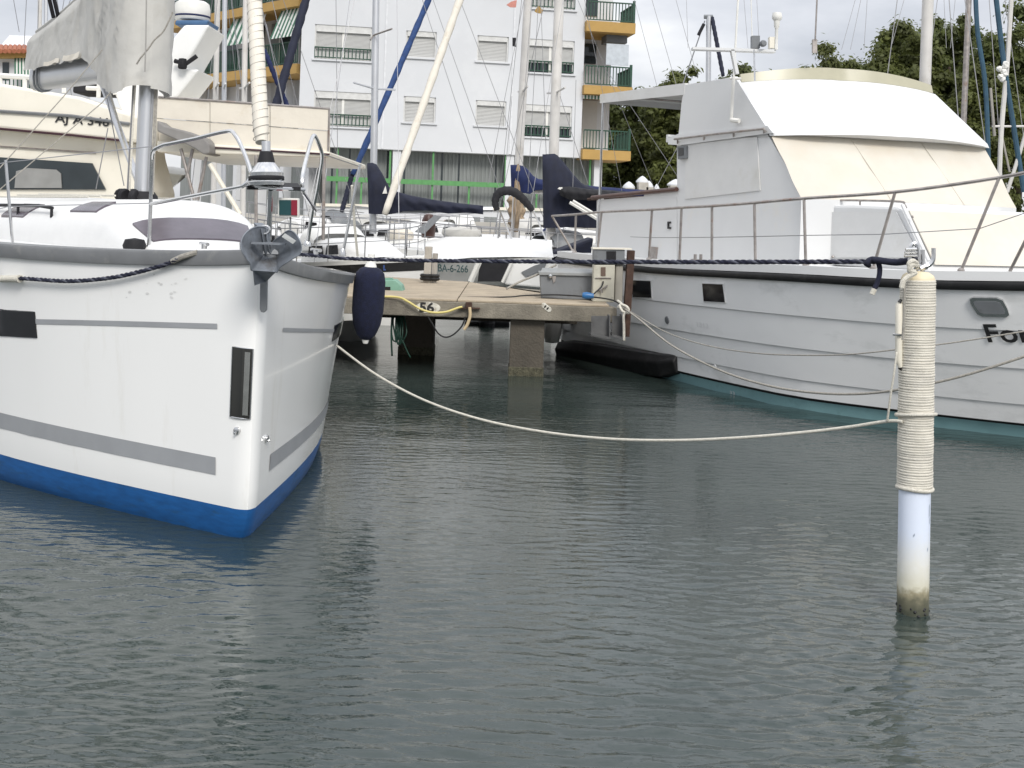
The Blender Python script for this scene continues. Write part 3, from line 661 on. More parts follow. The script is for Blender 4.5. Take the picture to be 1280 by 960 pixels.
# grab rails and control lines on the coachroof
b = MB(); b.tube([croof(3.0, -.7, .06), croof(3.3, -.7, .075), croof(4.6, -.72, .075)], .014, 6)
for u in (3.0, 3.8, 4.6): b.tube([croof(u, -.71, -.01), croof(u, -.71, .075)], .012, 6)
b.build('grab_rail', BLACKC, yacht, smooth=True)
for k0 in (-.12, -.2, -.28, .14):
    MB().tube([croof(u, k0*(1+.15*(u-3.2)), .03) for u in (3.2, 3.8, 4.5, 5.3, 6.2)], .008, 6).build('control_line', ROPEW, yacht, smooth=True)
# mast, boom, vang, cover
MX = YS + YC*3.24; MZ = croof(3.38, 0).z
def mpt(z): return MX + Vector((.012*(z-MZ), 0, z))
b = MB(); rows = []
for z in (MZ-.02, 2.5, 3.2, 5, 9, 14.5):
    c = mpt(z); rows.append([c + YC*(.085*math.cos(a)) + YR*(.06*math.sin(a)) for a in np.linspace(0, 2*math.pi, 17)[:-1]])
b.grid(rows, cu=True).build('mast', ALU, yacht, smooth=True)
b = MB(); b.lathe([(.13, -.04), (.13, .03), (.10, .07)], (MX.x, MX.y, MZ), n=16); mc = b.build('mast_collar', BLACKC, yacht, smooth=True)
for k in range(5):
    a = k*.55+2.4; c = MX + Vector((math.cos(a)*.16, math.sin(a)*.16, MZ+.035))
    MB().lathe([(.0, -.02), (.05, -.02), (.055, 0), (.05, .02), (0, .02)], c, (math.sin(a), -math.cos(a), .3), 12).build('deck_block', BLACKC, yacht, smooth=True)
for k, (dx, m_) in enumerate(((-.085, ROPEW), (-.10, WIRE), (.095, ROPEG), (.105, ROPEG))):
    c0 = MX + Vector((dx, -.05, MZ+.05)); MB().tube([c0, mpt(3.2)+Vector((dx*.9, -.05, 0)), mpt(7)+Vector((dx*.8, 0, 0))], .011 if k > 1 else .009, 6).build('halyard', m_, yacht, smooth=True)
BE = Vector((-.55, .835, 0)).normalized(); BQ = Vector((BE.y, -BE.x, 0)); B0 = mpt(0) + BE*.12; BZ = 3.07; BT = .045
def bpt(t, q, z): return Vector((B0.x, B0.y, z + BT*max(t, 0))) + BE*t + BQ*q
b = MB(); rows = []
for t in (0, .05, 2, 3.8, 3.9):
    rows.append([bpt(t, .075*math.cos(a), BZ + .142*math.copysign(abs(math.sin(a))**.7, math.sin(a))) for a in np.linspace(0, 2*math.pi, 17)[:-1]])
b.grid(rows, cu=True); b.f.append(list(range(64, 80))); b.m.append(0); bm_ = b.build('boom', ALU, yacht, smooth=True)
for t in (3.45, 3.6):
    b = MB(); b.tube([bpt(t, .09*math.cos(a), BZ+.157*math.copysign(abs(math.sin(a))**.7, math.sin(a))) for a in np.linspace(0, 2*math.pi, 17)[:-1]], .012, 6, closed=True); b.build('boom_band', GREYBOX, bm_)
vs_ = MB(); vs_.tube([MX+Vector((-.02, 0, MZ+.12)), bpt(1.2, 0, BZ-.1)], .028, 8); vs_.build('vang', ALU, yacht, smooth=True)
MB().tube([MX+Vector((-.03, -.02, MZ+.1)), bpt(1.0, 0, BZ-.12)], .01, 6).build('vang_tackle', ROPEW, yacht)
# sail cover: a bag along the boom, high at the mast and wrapped round it
def cover_pt(t, v):      # v 0..1 round from bottom left over the top to bottom right
    top = interp(t, [-.34, -.2, 0, .35, .8, 1.6, 2.6, 3.3, 3.9], [4.5, 4.6, 4.6, 4.35, 4.08, 3.86, 3.70, 3.62, 3.56])
    bot = interp(t, [-.34, -.2, 0, .25, .55, .95, 1.3, 3.9], [2.84, 2.80, 2.80, 2.86, 2.99, 3.11, 3.13, 3.13])
    hw = .20*math.sqrt(max(0, 1-((t+.08)/.262)**2)) if t < -.08 else interp(t, [-.08, .2, .5, 1.5, 3.9], [.20, .20, .19, .16, .12])
    bot += .035*mn.noise(Vector((t*5, math.copysign(4, v-.5), 1)))
    a = (v-.5)*2; zz = top - (top-bot)*abs(a)**1.25
    q = hw*math.copysign(min(1, abs(a)*2.6)**.6, a)*(.62+.5*abs(a)) if t > .3 else hw*math.copysign(min(1, abs(a)*6)**.5, a)*(1.0+.12*abs(a))
    n1_ = mn.noise(Vector((t*1.6+zz*.9, zz*1.1-t*.8, math.copysign(3, a)))); n2_ = mn.noise(Vector(((t+zz*.55)*6, (zz-t)*1.7, math.copysign(9, a))))
    rid = 1-abs(n2_)*2.2
    f_ = .06*n1_ + (.036 if t < .7 else .024)*rid
    return bpt(t, q + math.copysign(f_, a)*min(1, abs(a)*3)*min(1, hw/.15), zz)
ts = [-.342, -.335, -.32, -.30, -.275, -.25, -.22, -.19, -.16, -.12, -.08] + list(np.linspace(-.04, .6, 18)) + list(np.linspace(.66, 3.9, 56)); b = MB()
b.grid([[cover_pt(t, k/64) for k in range(65)] for t in ts]); cov = b.build('sail_cover', CANVASG, yacht, smooth='all')
MB().tube([cover_pt(t, .5)+Vector((0,0,.012)) for t in ts[30:]], .03, 8).build('cover_zip_flap', CANVASG, cov, smooth=True)
for t0 in (1.1, 2.0):
    MB().grid([[cover_pt(t0+k*.16, v_) + BQ*(-.02) for k in range(5)] for v_ in (.028, .0)]).build('cover_hem', CANVASC, cov)
MB().tube(pxpath([(216, 15, 9.42), (205, 38, 9.42), (193, 50, 9.42), (186, 60, 9.42), (176, 72, 9.42), (171, 80, 9.45)], 4), .007, 5).build('cover_lacing', ROPEG, cov)
MB().tube(pxpath([(183, 0, 9.38), (182.5, 30, 9.38), (182, 60, 9.39), (181, 90, 9.4)], 4), .006, 5).build('cover_seam', mat('seam tape', (.33, .32, .30), .9), cov)
for px in (63, 69):   # webbing straps at the aft of the cover, up to the lazy jacks
    MB().tube([at(px+4, 22, 12.2), at(px-8, -30, 12.0), at(px-20, -120, 12)], .022, 6).build('lazy_jack', BLACKC, yacht)
# pulpit, seat, lamp
PR = .0125
def pl(lst, n=5): return pxpath(lst, n)
b = MB(); b.tube([at(186, 312, 7.75), at(188, 262, 7.75), at(190, 200, 7.75)] + pl([(190, 200, 7.75), (192, 188, 7.72), (205, 181, 7.68)], 4)[1:] + pl([(245, 173, 7.5), (284, 164, 7.3), (294, 169, 7.22), (303, 186, 7.15), (313, 214, 7.08), (311, 226, 7.05), (303, 233, 7.05)], 5), PR, 8)
b.tube([at(303, 233, 7.05), at(188, 255, 7.75)], PR, 8)
b.lathe([(.03, 0), (.03, .015), (.014, .04)], at(186, 314, 7.75), n=10); pul = b.build('pulpit', STEEL, yacht, smooth=True)
b = MB(); b.tube([at(384, 306, 8.2), at(390, 265, 8.1), at(396, 238, 8.0), at(402, 203, 7.9)] + pl([(402, 203, 7.9), (402, 190, 7.85), (395, 172, 7.75), (391, 171, 7.7), (385, 190, 7.5), (378, 222, 7.3), (379, 241, 7.3)], 5)[1:] + [at(394, 263, 8.1)], PR, 8)
b.lathe([(.03, 0), (.03, .02), (.014, .05)], at(384, 308, 8.2), n=10); b.build('pulpit', STEEL, yacht, smooth=True)
b = MB(); b.tube([at(309, 232, 7.05), at(345, 236, 6.98), at(380, 237, 7.25)], PR, 8); b.tube([at(338, 238, 6.99), at(336, 300, 7.05)], .016, 8); b.build('pulpit_brace', STEEL, yacht, smooth=True)
b = MB(); b.prism([at(306, 231, 7.3), at(372, 233, 7.35), at(376, 238, 7.15), at(309, 237, 7.0)], (0, 0, .02)); b.build('bow_seat', BLACKC, yacht)
lm = MB(); lm.prism([at(347, 247, 7.1), at(373, 248, 7.1), at(373, 272, 7.1), at(347, 271, 7.1)], (0, .05, 0)); nl_ = lm.build('bow_light', WPLASTIC, yacht, bevel=.004)
MB().prism([at(349, 250, 7.09), at(363.5, 250, 7.09), at(363.5, 269, 7.09), at(349, 268.6, 7.09)], (0, .02, 0)).build('green_lens', NAVG, nl_)
MB().prism([at(364, 250, 7.09), at(371.5, 250, 7.09), at(371.5, 269.3, 7.09), at(364, 269, 7.09)], (0, .02, 0)).build('red_lens', NAVR, nl_)
MB().tube([at(363, 271, 7.12), at(363, 300, 7.12)], .006, 6).build('lamp_stalk', GREYBOX, nl_)
# furler and furled headsail
FD = 7.02; fz = at(333, 232, FD)
b = MB(); b.lathe([(.0, 0), (.105, 0), (.108, .02), (.10, .03), (.085, .035), (.085, .05), (.098, .055), (.10, .075), (.085, .09), (.05, .135), (.042, .16)], fz, (-.05, .03, 1), 24); fu = b.build('furler_drum', STEEL, yacht, smooth=True)
b = MB(); b.lathe([(.102, .031), (.104, .034), (.104, .05), (.102, .054)], fz, (-.05, .03, 1), 24); b.lathe([(.052, .13), (.045, .165), (.036, .20), (.03, .2)], fz, (-.05, .03, 1), 20); b.build('drum_guard', BLACKC, fu, smooth=True)
b = MB(); b.lathe([(.026, .19), (.026, .26)], fz, (-.05, .03, 1), 12); b.build('stay_foil', ALU, fu, smooth=True)
tp = at(318, 0, 7.5); hd = at(327, 178, 7.1); dirn = (tp-hd); n_ = 60; pts = [hd + dirn*(i/n_)*1.9 for i in range(n_*2+1)]
b = MB(); rr = [(.046 if i > 3 else .036+.003*i) + .0016*((i*1.0/4) % 1.0) for i in range(len(pts))]; b.tube(pts, rr, 18)
b.build('furled_headsail', SAILC, yacht, smooth=True)
q = []
for i in range(600):
    t = i/600*1.9; c = hd + dirn*t; a = t*115; q.append(c + Vector((math.cos(a)*.0468, math.sin(a)*.0468, .012*math.cos(a+.6))))
MB().tube(q, .0022, 4).build('furling_seam', ROPEG, yacht)
# stanchion, lifelines, shrouds of this yacht
for (xa, ya, xb, yb, Dd) in ((7, 200, 17, 318, 8.6), (428, 320, 450, 205, 9.3)):
    b = MB(); b.tube([at(xa, ya, Dd), at(xb, yb, Dd)], .0115, 8); zlow = max(ya, yb); xlow = xb if yb > ya else xa
    b.lathe([(.028, 0), (.028, .02), (.015, .06)], at(xlow, zlow, Dd), n=10); b.build('stanchion', STEEL, yacht, smooth=True)
for pts in ([(-120, 232, 10), (7, 203, 8.6), (190, 183, 7.72)], [(-150, 300, 10), (11, 258, 8.6), (188, 254, 7.75)], [(402, 192, 7.9), (449, 208, 9.3), (458, 228, 12)], [(396, 262, 8.1), (439, 264, 9.3), (455, 266, 12)]):
    MB().tube([at(*p) for p in pts], .0035, 5).build('lifeline', WIRE, yacht)
for pts in ([(-20, 232, 9.4), (80, 120, 9.7), (128, 62, 9.8)], [(-4, 240, 9.4), (128, 128, 9.7), (215, 18, 9.9)], [(120, 236, 10), (135, 160, 9.9)], [(155, 232, 9.9), (135, 128, 10.3), (126, 98, 10.6)]):
    MB().tube([at(*p) for p in pts], .0045, 5).build('shroud', ROPEG if pts[0][0] < 100 else WIRE, yacht)
# windlass cleat lumps on the foredeck, winch
b = MB(); c = at(168, 311, 7.72); b.lathe([(.0, .13), (.06, .12), (.075, .08), (.06, .03), (.08, 0)], c - Vector((0, 0, .06)), n=16); b.build('winch', BLACKC, yacht, smooth=True)
for (px, py, Dd) in ((255, 311, 7.45), (395, 318, 8.0)):
    b = MB(); c = at(px, py, Dd); b.tube([c-YC*.09+Vector((0,0,.03)), c+YC*.09+Vector((0,0,.03))], .012, 8); b.tube([c, c+Vector((0,0,.03))], .018, 8); b.build('cleat', STEEL, yacht, smooth=True)
# stem strap and anchor
b = MB(); b.prism([at(325, 345, 6.72), at(334, 346, 6.72), at(333, 388, 6.74), at(330, 391, 6.74), at(326, 390, 6.74), at(324.5, 386, 6.74)], (-.004, .05, 0)); b.build('stem_strap', GREYBOX, yacht, bevel=.004)
b = MB(); b.prism([at(318, 305, 6.6), at(352, 306, 6.6), at(352, 318, 6.6), at(318, 317, 6.6)], tuple(YC*.3)); b.build('bow_roller', STEEL, yacht)
anc = MB()
Dn = 6.50
rl = [(338, 318, 6.60), (334, 300, 6.56), (333, 286, 6.56), (325, 283, 6.52), (314, 286, 6.46), (305, 294, 6.40), (301, 305, 6.38), (303, 315, 6.38), (308, 323, 6.40), (313, 330, 6.42), (316, 338, 6.46), (335, 322, 6.60)]
rr_ = [(338, 318, 6.60), (341, 303, 6.58), (352, 294, 6.54), (361, 288, 6.50), (369, 292, 6.45), (375, 301, 6.40), (377, 311, 6.40), (374, 318, 6.40), (365, 324, 6.42), (350, 334, 6.46), (345, 340, 6.48), (335, 322, 6.60)]
for rim, cpx in ((rl, (330, 318, 6.60)), (rr_, (345, 320, 6.60))):
    P_ = smoothpath([at(*q) for q in rim], 4); cen = at(*cpx); n = len(P_)
    for dy in (0, .014):
        anc.grid([[p.lerp(cen, f) + Vector((0, dy + .014*math.sin(f*math.pi/2), 0)) for p in P_] for f in (0, .12, .3, .5, .7, .88, .999)])
    anc.tube(P_, .0038, 6)
anchor = anc.build('anchor', GALV, yacht, smooth=True)
b = MB(); b.add([at(316, 338, 6.46), at(345, 340, 6.48), at(335, 322, 6.60), at(318, 357, 6.50), at(333, 352, 6.60)], [(0, 1, 2), (0, 3, 4, 1), (0, 2, 4, 3), (1, 4, 2)]); b.build('anchor_tip', GALV, anchor)
b = MB(); b.prism([at(314, 302.5, 6.44), at(356, 304, 6.46), at(356, 306.5, 6.46), at(314, 305, 6.44)], (0, .05, .0)); b.build('anchor_bar', GALV, anchor)
b = MB(); b.prism([at(326, 286, 6.52), at(337, 286, 6.6), at(340, 318, 6.66), at(332, 318, 6.58)], tuple(YC*.14 + Vector((0,0,.03)))); b.build('shank', GALV, anchor); b = MB(); b.tube([at(331+6*math.cos(a), 287+5*math.sin(a), 6.56) for a in np.linspace(0, 6.283, 13)[:-1]], .007, 6, closed=True); b.build('shackle', STEEL, anchor, smooth=True)
b = MB(); b.prism([at(352, 296, 6.40), at(356, 291.5, 6.41), at(370, 301, 6.36), at(366, 305, 6.36)], (0, .006, 0)); b.build('anchor_plate', mat('worn zinc plate', (.36, .37, .36), .6, .3), anchor)
# ---- things hung on or tied to the yacht
FB = at(457, 425, 9.75)
fd = thing('fender', 'large navy blue fleece fender hanging off the far side of the white yacht bow', 'fender', FB)
b = MB(); b.lathe([(0, 0), (.035, .004), (.075, .04), (.112, .13), (.128, .24), (.13, .36), (.128, .48), (.115, .545), (.085, .58), (.05, .595)], FB, (.035, 0, 1), 26); b.build('sleeve', FENDERC, fd, smooth=True)
b = MB(); b.lathe([(.052, .585), (.045, .61), (.036, .63), (.03, .68), (.03, .70), (0, .7)], FB, (.035, 0, 1), 18); b.build('fender_end', WPLASTIC, fd, smooth=True); b = MB(); b.lathe([(0, -.03), (.02, -.028), (.03, .0), (.032, .01)], FB, (.035, 0, 1), 12); b.build('fender_end', WPLASTIC, fd, smooth=True)
b = MB(); b.tube([at(447, 320, 9.75), at(443, 280, 9.6), at(440, 232, 9.4)], .011, 6); b.build('lanyard', ROPEW, fd, smooth=True)

def navy_line(pts, r, label):
    q = resample(smoothpath(pts, 10), r*1.1); b = twisted(q, r); return tag(b.build('mooring_rope', [ROPEN, mat('navy rope fleck', (.085, .09, .12), .85, var=.5, scale=40)], smooth='all'), label, 'rope')
def onh(px, py, o=.035): return yh(-1, *ysolve(-1, px, py, 1.0, 1.4), o)
nl1 = navy_line([onh(-60, 343), onh(0, 347), onh(33, 347), onh(90, 350.5), onh(140, 347), onh(180, 339), onh(215, 329), onh(232, 321.5, .045), onh(247, 316, .02)], .0135, 'navy mooring rope sagging along the near side of the white yacht bow')
b = MB(); b.tube([onh(4, 347.5), onh(20, 347.5), onh(31, 347.5)], [.024, .022, .026], 10); b.build('rope_whipping', ROPEW, nl1, smooth=True)
b = MB(); b.tube([onh(221, 326), onh(234, 320.5, .045), onh(249, 315.5, .015)], .017, 8); b.build('rope_splice', ROPEG, nl1, smooth=True)

# ================================================================== TRAWLER (right)
TO = Vector((.74, 17.7, 0)); TA = Vector((.42, -.9075, 0)); TN = Vector((.9075, .42, 0)); TC = 1.75
def tb(s, d, z): return TO + TA*s + TN*d + Vector((0, 0, z))
def t_sheer(s): return interp(s, [0, 3.2, 4.64, 6.03, 7.18, 8.6, 9.6], [1.36, 1.37, 1.41, 1.45, 1.47, 1.55, 1.62])
def t_d(s, t):      # distance of the skin from the side line; t 0 waterline .. 1 sheer
    w_ = interp(s, [-.1, 0, 1.5, 3.46, 5.0, 5.72, 6.45, 7.56, 8.1, 8.5], [.25, .05, -.14, -.17, -.13, -.03, .34, 1.07, 1.45, 1.75])
    k = interp(s, [-.1, 0, 1.5, 3.2, 4.6, 6.0, 7.18, 8.2, 8.9, 9.35], [.2, -.05, -.3, -.38, -.42, -.34, .06, .75, 1.35, 1.75])
    tt = max(t, -.2); return w_ + (k-w_)*(tt**.85 if tt > 0 else 0)
def th(s, z, off=0, far=False):
    t = z/t_sheer(s); d = t_d(s, t)
    p = tb(s, d if not far else 2*TC-d, z)
    if off:
        q1 = tb(s+.02, t_d(s+.02, z/t_sheer(s+.02)), z); q2 = tb(s, t_d(s, (z+.02)/t_sheer(s)), z+.02)
        n = (q1-p).cross(q2-p).normalized()
        if n.dot(TN) > 0: n = -n
        p = p + n*off
    return p
tr_ = thing('motor_trawler', 'white planked motor trawler with flybridge and cream covered windscreen on the right', 'motor boat', (TO.x, TO.y, 0))
ss = [-.1, 0, .3, .8, 1.5, 2.3, 3.2, 4, 4.6, 5.0, 5.4, 5.8, 6.2, 6.6, 7.0, 7.4, 7.8, 8.1, 8.4, 8.7, 9.0, 9.2, 9.35]
def smax(t): return 8.5 + .85*max(0, t)**1.0
def sclip(s, t): return min(s, smax(t))
def trow(t, off=0, far=False):
    r = []
    for s in ss:
        s2 = sclip(s, t); r.append(th(s2, t*t_sheer(s2), off, far))
    return r
b = MB()
for far in (False, True):
    b.grid([trow(t, -.012 if not far else 0, far) for t in (-.3, -.1, .0, .075)], 1); b.grid([trow(t, -.012 if not far else 0, far) for t in (.075, .1)], 2); b.grid([trow(t, -.012 if not far else 0, far) for t in (.1, .3, .5, .7, .9, 1)], 0)
ra = [th(-.1, t*1.36) for t in (-.3, 0, .3, .7, 1)]; rb2 = [th(-.1, t*1.36, 0, True) for t in (-.3, 0, .3, .7, 1)]; b.grid([ra, rb2], 0)
b.build('hull', [HULLG, TEAL, BLACKR], tr_, smooth=True)
for (t0, t1) in ((.1, .225), (.225, .455), (.455, .69), (.69, .955)):
    rows = [trow(t0, .002), trow(t0+.003, .016), trow((t0*2+t1)/3, .011), trow((t0+2*t1)/3, .006), trow(t1-.002, .001)]
    b = MB().grid(rows); b.build('plank', HULLG, tr_, smooth=True)
rows = [trow(.935, .004), trow(.937, .03), trow(.95, .04), trow(.975, .04), trow(.985, .03), trow(.988, .0)]
MB().grid(rows).build('rub_rail', BLACKR, tr_, smooth=True)
def up(row, dz): return [p + Vector((0, 0, dz)) for p in row]
r0 = trow(.991, .012); ri = [p + TN*.12 for p in r0]
MB().grid([trow(.99, .0), r0, up(r0, .085), up(ri, .09), up(ri, -.02)]).build('toe_rail', CABW, tr_, smooth=True)
b = MB(); rn, rf = up(trow(1, .0), .04), up(trow(1, 0, True), .04); b.grid([[a.lerp(c, k/6)+Vector((0,0,.03*math.sin(math.pi*k/6))) for k in range(7)] for a, c in zip(rn, rf)]); b.build('deck', CABW, tr_)
rfar = trow(1, 0, True); MB().grid([rfar, up(rfar, .1), [p-TN*.08 for p in up(rfar, .1)]]).build('toe_rail', CABW, tr_)
def tsolve(px, py, s=4, z=.8): return solve(lambda a, c: th(a, c), px, py, s, z)
def tpoly(pts, name, m, parent, off=.02, thick=.03):
    P_ = []
    for px, py in pts:
        s, z = tsolve(px, py); P_.append((s, z))
    b = MB(); o = [th(s, z, off) for s, z in P_]; i = [th(s, z, off-thick) for s, z in P_]; n = len(o)
    b.add(o + i, [tuple(range(n))] + [(k, (k+1) % n, n+(k+1) % n, n+k) for k in range(n)]); return b.build(name, m, parent)
for q in ([(791, 349), (816, 350), (817, 373), (792, 372)], [(879, 353), (906, 354), (909, 378.5), (881, 377)]):
    wf = tpoly(q, 'hull_window', CABW, tr_, .022); cx = sum(p[0] for p in q)/4; cy = sum(p[1] for p in q)/4
    tpoly([(cx+(x-cx)*.93, cy+(y-cy)*.91) for x, y in q], 'pane', BLACKG, wf, .026, .02)
vq = [(1213, 372), (1217, 370.5), (1246, 371), (1254, 374), (1260, 385), (1262, 392), (1259, 394.5), (1229, 394), (1222, 391), (1214, 378)]
vf = tpoly(vq, 'port_light', STEEL, tr_, .034, .05); tpoly([(1238+(x-1238)*.8, 383+(y-383)*.68) for x, y in vq], 'pane', GREYBOX, vf, .037, .02)
for (px, py, r) in ((835, 400, 4), (895, 458, 2.2)):
    s, z = tsolve(px, py); c = th(s, z, .012); b = MB(); n = (th(s, z, .1)-th(s, z)).normalized(); b.lathe([(0, .012), (.02*r/4, .012), (.045*r/4, .008), (.05*r/4, -.01)], c, n, 14); b.build('skin_fitting', GREYBOX if r > 3 else CABW, tr_, smooth=True)
# lettering on the bow and the tally on the side
s0, z0 = tsolve(1236, 427, 7, 1); s1, z1 = tsolve(1280, 427.5, 7.4, 1); hz = tsolve(1234, 404.5, 7, 1.1)[1]-z0
wd = (s1-s0)*1.3
lettering('For', lambda x, y: th(s0+wd*x, z0 + hz*y + (z1-z0)*x*1.3, .02), 'boat_name', INK, tr_, .018)
s0b, z0b = tsolve(873, 408, 4, .8); s1b = tsolve(887, 409, 4, .8)[0]
lettering('1313', lambda x, y: th(s0b+(s1b-s0b)*x, z0b+.055*y, .017), 'side_number', CABW, tr_)
lettering('33', lambda x, y: th(*(lambda q: (q[0]+.09*x, q[1]+.035*y))(tsolve(913, 492, 4.5, .1)), .004), 'draught_mark', CABW, tr_)
def spx(px, py, d):          # point where a sight line meets a fore-and-aft plane of the trawler
    a, c = ray(px, py); D = (d + TO.dot(TN))/(a*TN.x + TN.y); return Vector((a*D, D, EYE+c*D))
def sz(px, py, d): p = spx(px, py, d); q = p - TO; return q.dot(TA), p.z
# superstructure
WID = 2.8; dn, df = .35, .35+WID
def side_panel(name, pts, m, thick=.05, d=dn, parent=tr_, both=True):
    P_ = [sz(x, y, d) for x, y in pts]; o = MB().prism([tb(s, d, z) for s, z in P_], TN*thick).build(name, m, parent)
    if both: MB().prism([tb(s, 2*TC-d, z) for s, z in P_], -TN*thick).build(name, m, parent)
    return o
# aft deck bulwark panels and house side
side_panel('aft_bulwark', [(746, 250), (838, 243), (846, 243), (846, 328), (745, 327)], CABW)
side_panel('aft_bulwark', [(805, 242.5), (840, 239), (846, 239), (846, 247), (805, 248)], CABW, .06, dn-.004)
b = MB(); b.prism([tb(.40, dn+.052, 1.4), tb(.46, dn+.052, 1.4), tb(.46, dn+.052, 2.24), tb(.40, dn+.052, 2.24)], TN*(WID-.1)); b.build('transom_bulwark', CABW, tr_)
MB().tube([spx(740, 247, dn-.03), spx(790, 242, dn-.03), spx(846, 236.5, dn-.03)], .03, 8).build('cap_rail', VARN, tr_, smooth=True)
MB().tube([spx(735, 249, dn+.1), spx(820, 246, dn+.1)], .02, 6).build('cap_rail', RUST, tr_, smooth=True)
sA = sz(846, 250, dn)[0]; sTop = 2.45
# house: sides, lower trunk
house = side_panel('cabin_side', [(846, 176), (905, 170), (958, 165.5), (1003, 240), (1003, 326), (847, 326)], CABW, .05)
side_panel('side_window_cover', [(857, 181), (946, 171), (950, 238), (856, 249)], CANVASW, .012, dn-.014, both=False)
sf, zf_ = sz(1003, 240, dn)
def front_pt(k, v):       # raked windscreen: k across 0..1, v 0 bottom..1 top
    sb, st = 5.13, 4.45; zb_, zt = 2.22, 2.985
    if k > .5: sb += (k-.5)*.6; st += (k-.5)*.95
    bul = math.sin(math.pi*k)*(.42-.10*v)
    d = dn + (WID)*k
    return tb(sb+(st-sb)*v+bul, d+(.10*(k-.5))*(1-v), zb_+(zt-zb_)*v + .0*k)
MB().grid([[front_pt(k/14, v/8) + TA*(.03*mn.noise(Vector((k*.9, v*.35, 2)))*math.sin(v/8*math.pi)) for k in [q/3 for q in range(43)]] for v in [q/2 for q in range(17)]]).build('windscreen_cover', TONNEAU, tr_, smooth='all')
for k in (.33, .66): MB().tube([front_pt(k, v/8) + TA*.006 for v in range(9)], .006, 5).build('cover_seam', mat('canvas seam', (.61, .57, .50), .9), tr_)
b = MB(); P_ = [front_pt(k/14, 0) for k in range(15)]; b.grid([P_, [Vector((p.x, p.y, 1.42)) for p in P_]]); b.build('cabin_front', CABW, tr_, smooth=True)
# brow / flybridge shell
def fly_pt(k, v):
    sb, st = 4.47, 3.66; zb_, zt = 2.99, 3.63
    if k > .5: sb += (k-.5)*1.02; st += (k-.5)*1.3
    bul = math.sin(math.pi*k)**.8*(.52-.12*v)
    inset = .28*v
    return tb(sb+(st-sb)*v+bul, dn-.03+inset*.35+(WID+.06-inset*1.1)*k, zb_+(zt-zb_)*v + .05*math.sin(math.pi*k) + .04*v*math.sin(math.pi*k))
FR = [[fly_pt(k/16, v/8) for k in range(17)] for v in range(9)]
b = MB(); b.grid(FR); b.grid([[p - Vector((0, 0, .05)) + TA*.03 for p in FR[0]], FR[0]])
b.build('flybridge_front', CABW, tr_, smooth='all')
b = MB(); P_ = [p - Vector((0, 0, .05)) + TA*.03 for p in FR[0]]
b.add(P_ + [tb(2.3, df+.03, 2.98), tb(2.3, dn-.03, 2.98)], [tuple(range(len(P_)+2))]); 
P2 = [p - Vector((0, 0, .02)) for p in FR[0]]; b.add(P2 + [tb(2.3, df+.03, 3.03), tb(2.3, dn-.03, 3.03)], [tuple(range(len(P2)+2))])
b.prism([tb(2.28, dn-.03, 2.96), tb(2.28, dn-.03, 3.06), tb(2.28, df+.03, 3.06), tb(2.28, df+.03, 2.96)], TA*.05); b.build('cabin_roof', CABW, tr_)
side_panel('roof_edge', [(835, 172), (849, 167), (959, 157), (966, 166), (905, 174), (850, 181.5), (835, 180.5)], CABW, .04, dn-.035)
side_panel('flybridge_side', [(848, 170), (852, 128), (856, 106), (895, 100), (918, 95.5), (961, 164), (905, 170)], CABW, .05, dn-.02)
# visor of yellowed acrylic round the flybridge
b = MB(); rows = []
for v in range(4):
    rows.append([fly_pt(.02+.96*k/24, 1) + Vector((0, 0, .002+v/3*(.10+.05*math.sin(math.pi*k/24)))) - TA*(.03*v/3) for k in range(25)])
b.grid(rows); b.grid([[p - TA*.02 for p in r] for r in rows]); b.grid([rows[-1], [p - TA*.02 for p in rows[-1]]]); b.build('visor', VISOR, tr_, smooth=True)
# aft awning on poles
aw = MB(); z_a = []
top = [sz(752, 118, dn), sz(858, 104, dn)]
for (z_, th_) in ((0, .02),):
    s0a, s1a = top[0][0], top[1][0]
    aw.prism([tb(s0a, dn-.02, top[0][1]), tb(s1a, dn-.02, top[1][1]), tb(s1a, dn-.02, top[1][1]-.05), tb(s0a, dn-.02, top[0][1]-.05)], TN*(WID+.04))
    awn = aw.build('awning', CANVASW, tr_)
    b = MB(); b.prism([tb(s0a, dn-.025, top[0][1]-.0), tb(s1a, dn-.025, top[1][1]), tb(s1a, dn-.025, top[1][1]-.15), tb(s0a, dn-.025, top[0][1]-.13)], TN*.012); b.prism([tb(s0a, df+.02, top[0][1]-.0), tb(s1a, df+.02, top[1][1]), tb(s1a, df+.02, top[1][1]-.15), tb(s0a, df+.02, top[0][1]-.13)], TN*.012)
    b.prism([tb(s0a-.005, dn-.012, top[0][1]), tb(s0a-.005, df+.02, top[0][1]), tb(s0a-.005, df+.02, top[0][1]-.13), tb(s0a-.005, dn-.012, top[0][1]-.13)], TA*.012); b.build('valance', CANVASW, awn)
    for f_ in (.35, .7): 
        s_ = s0a+(s1a-s0a)*f_; b = MB(); b.tube([tb(s_, dn, top[0][1]-.1), tb(s_, df, top[0][1]-.1)], .015, 6); b.build('awning_bow', OLDSTEEL, awn)
for (s_, d_) in ((top[0][0]+.05, dn), (top[0][0]+.05, df)):
    MB().tube([tb(s_, d_, 1.4), tb(s_, d_, top[0][1]-.02)], .017, 8).build('awning_pole', STEEL, tr_, smooth=True)
MB().tube([tb(1.2, df-.1, 3.6), tb(1.35, df-.25, 3.0), tb(1.5, df-.2, 2.3)], .04, 6).build('rolled_side_curtain', CANVASW, tr_)
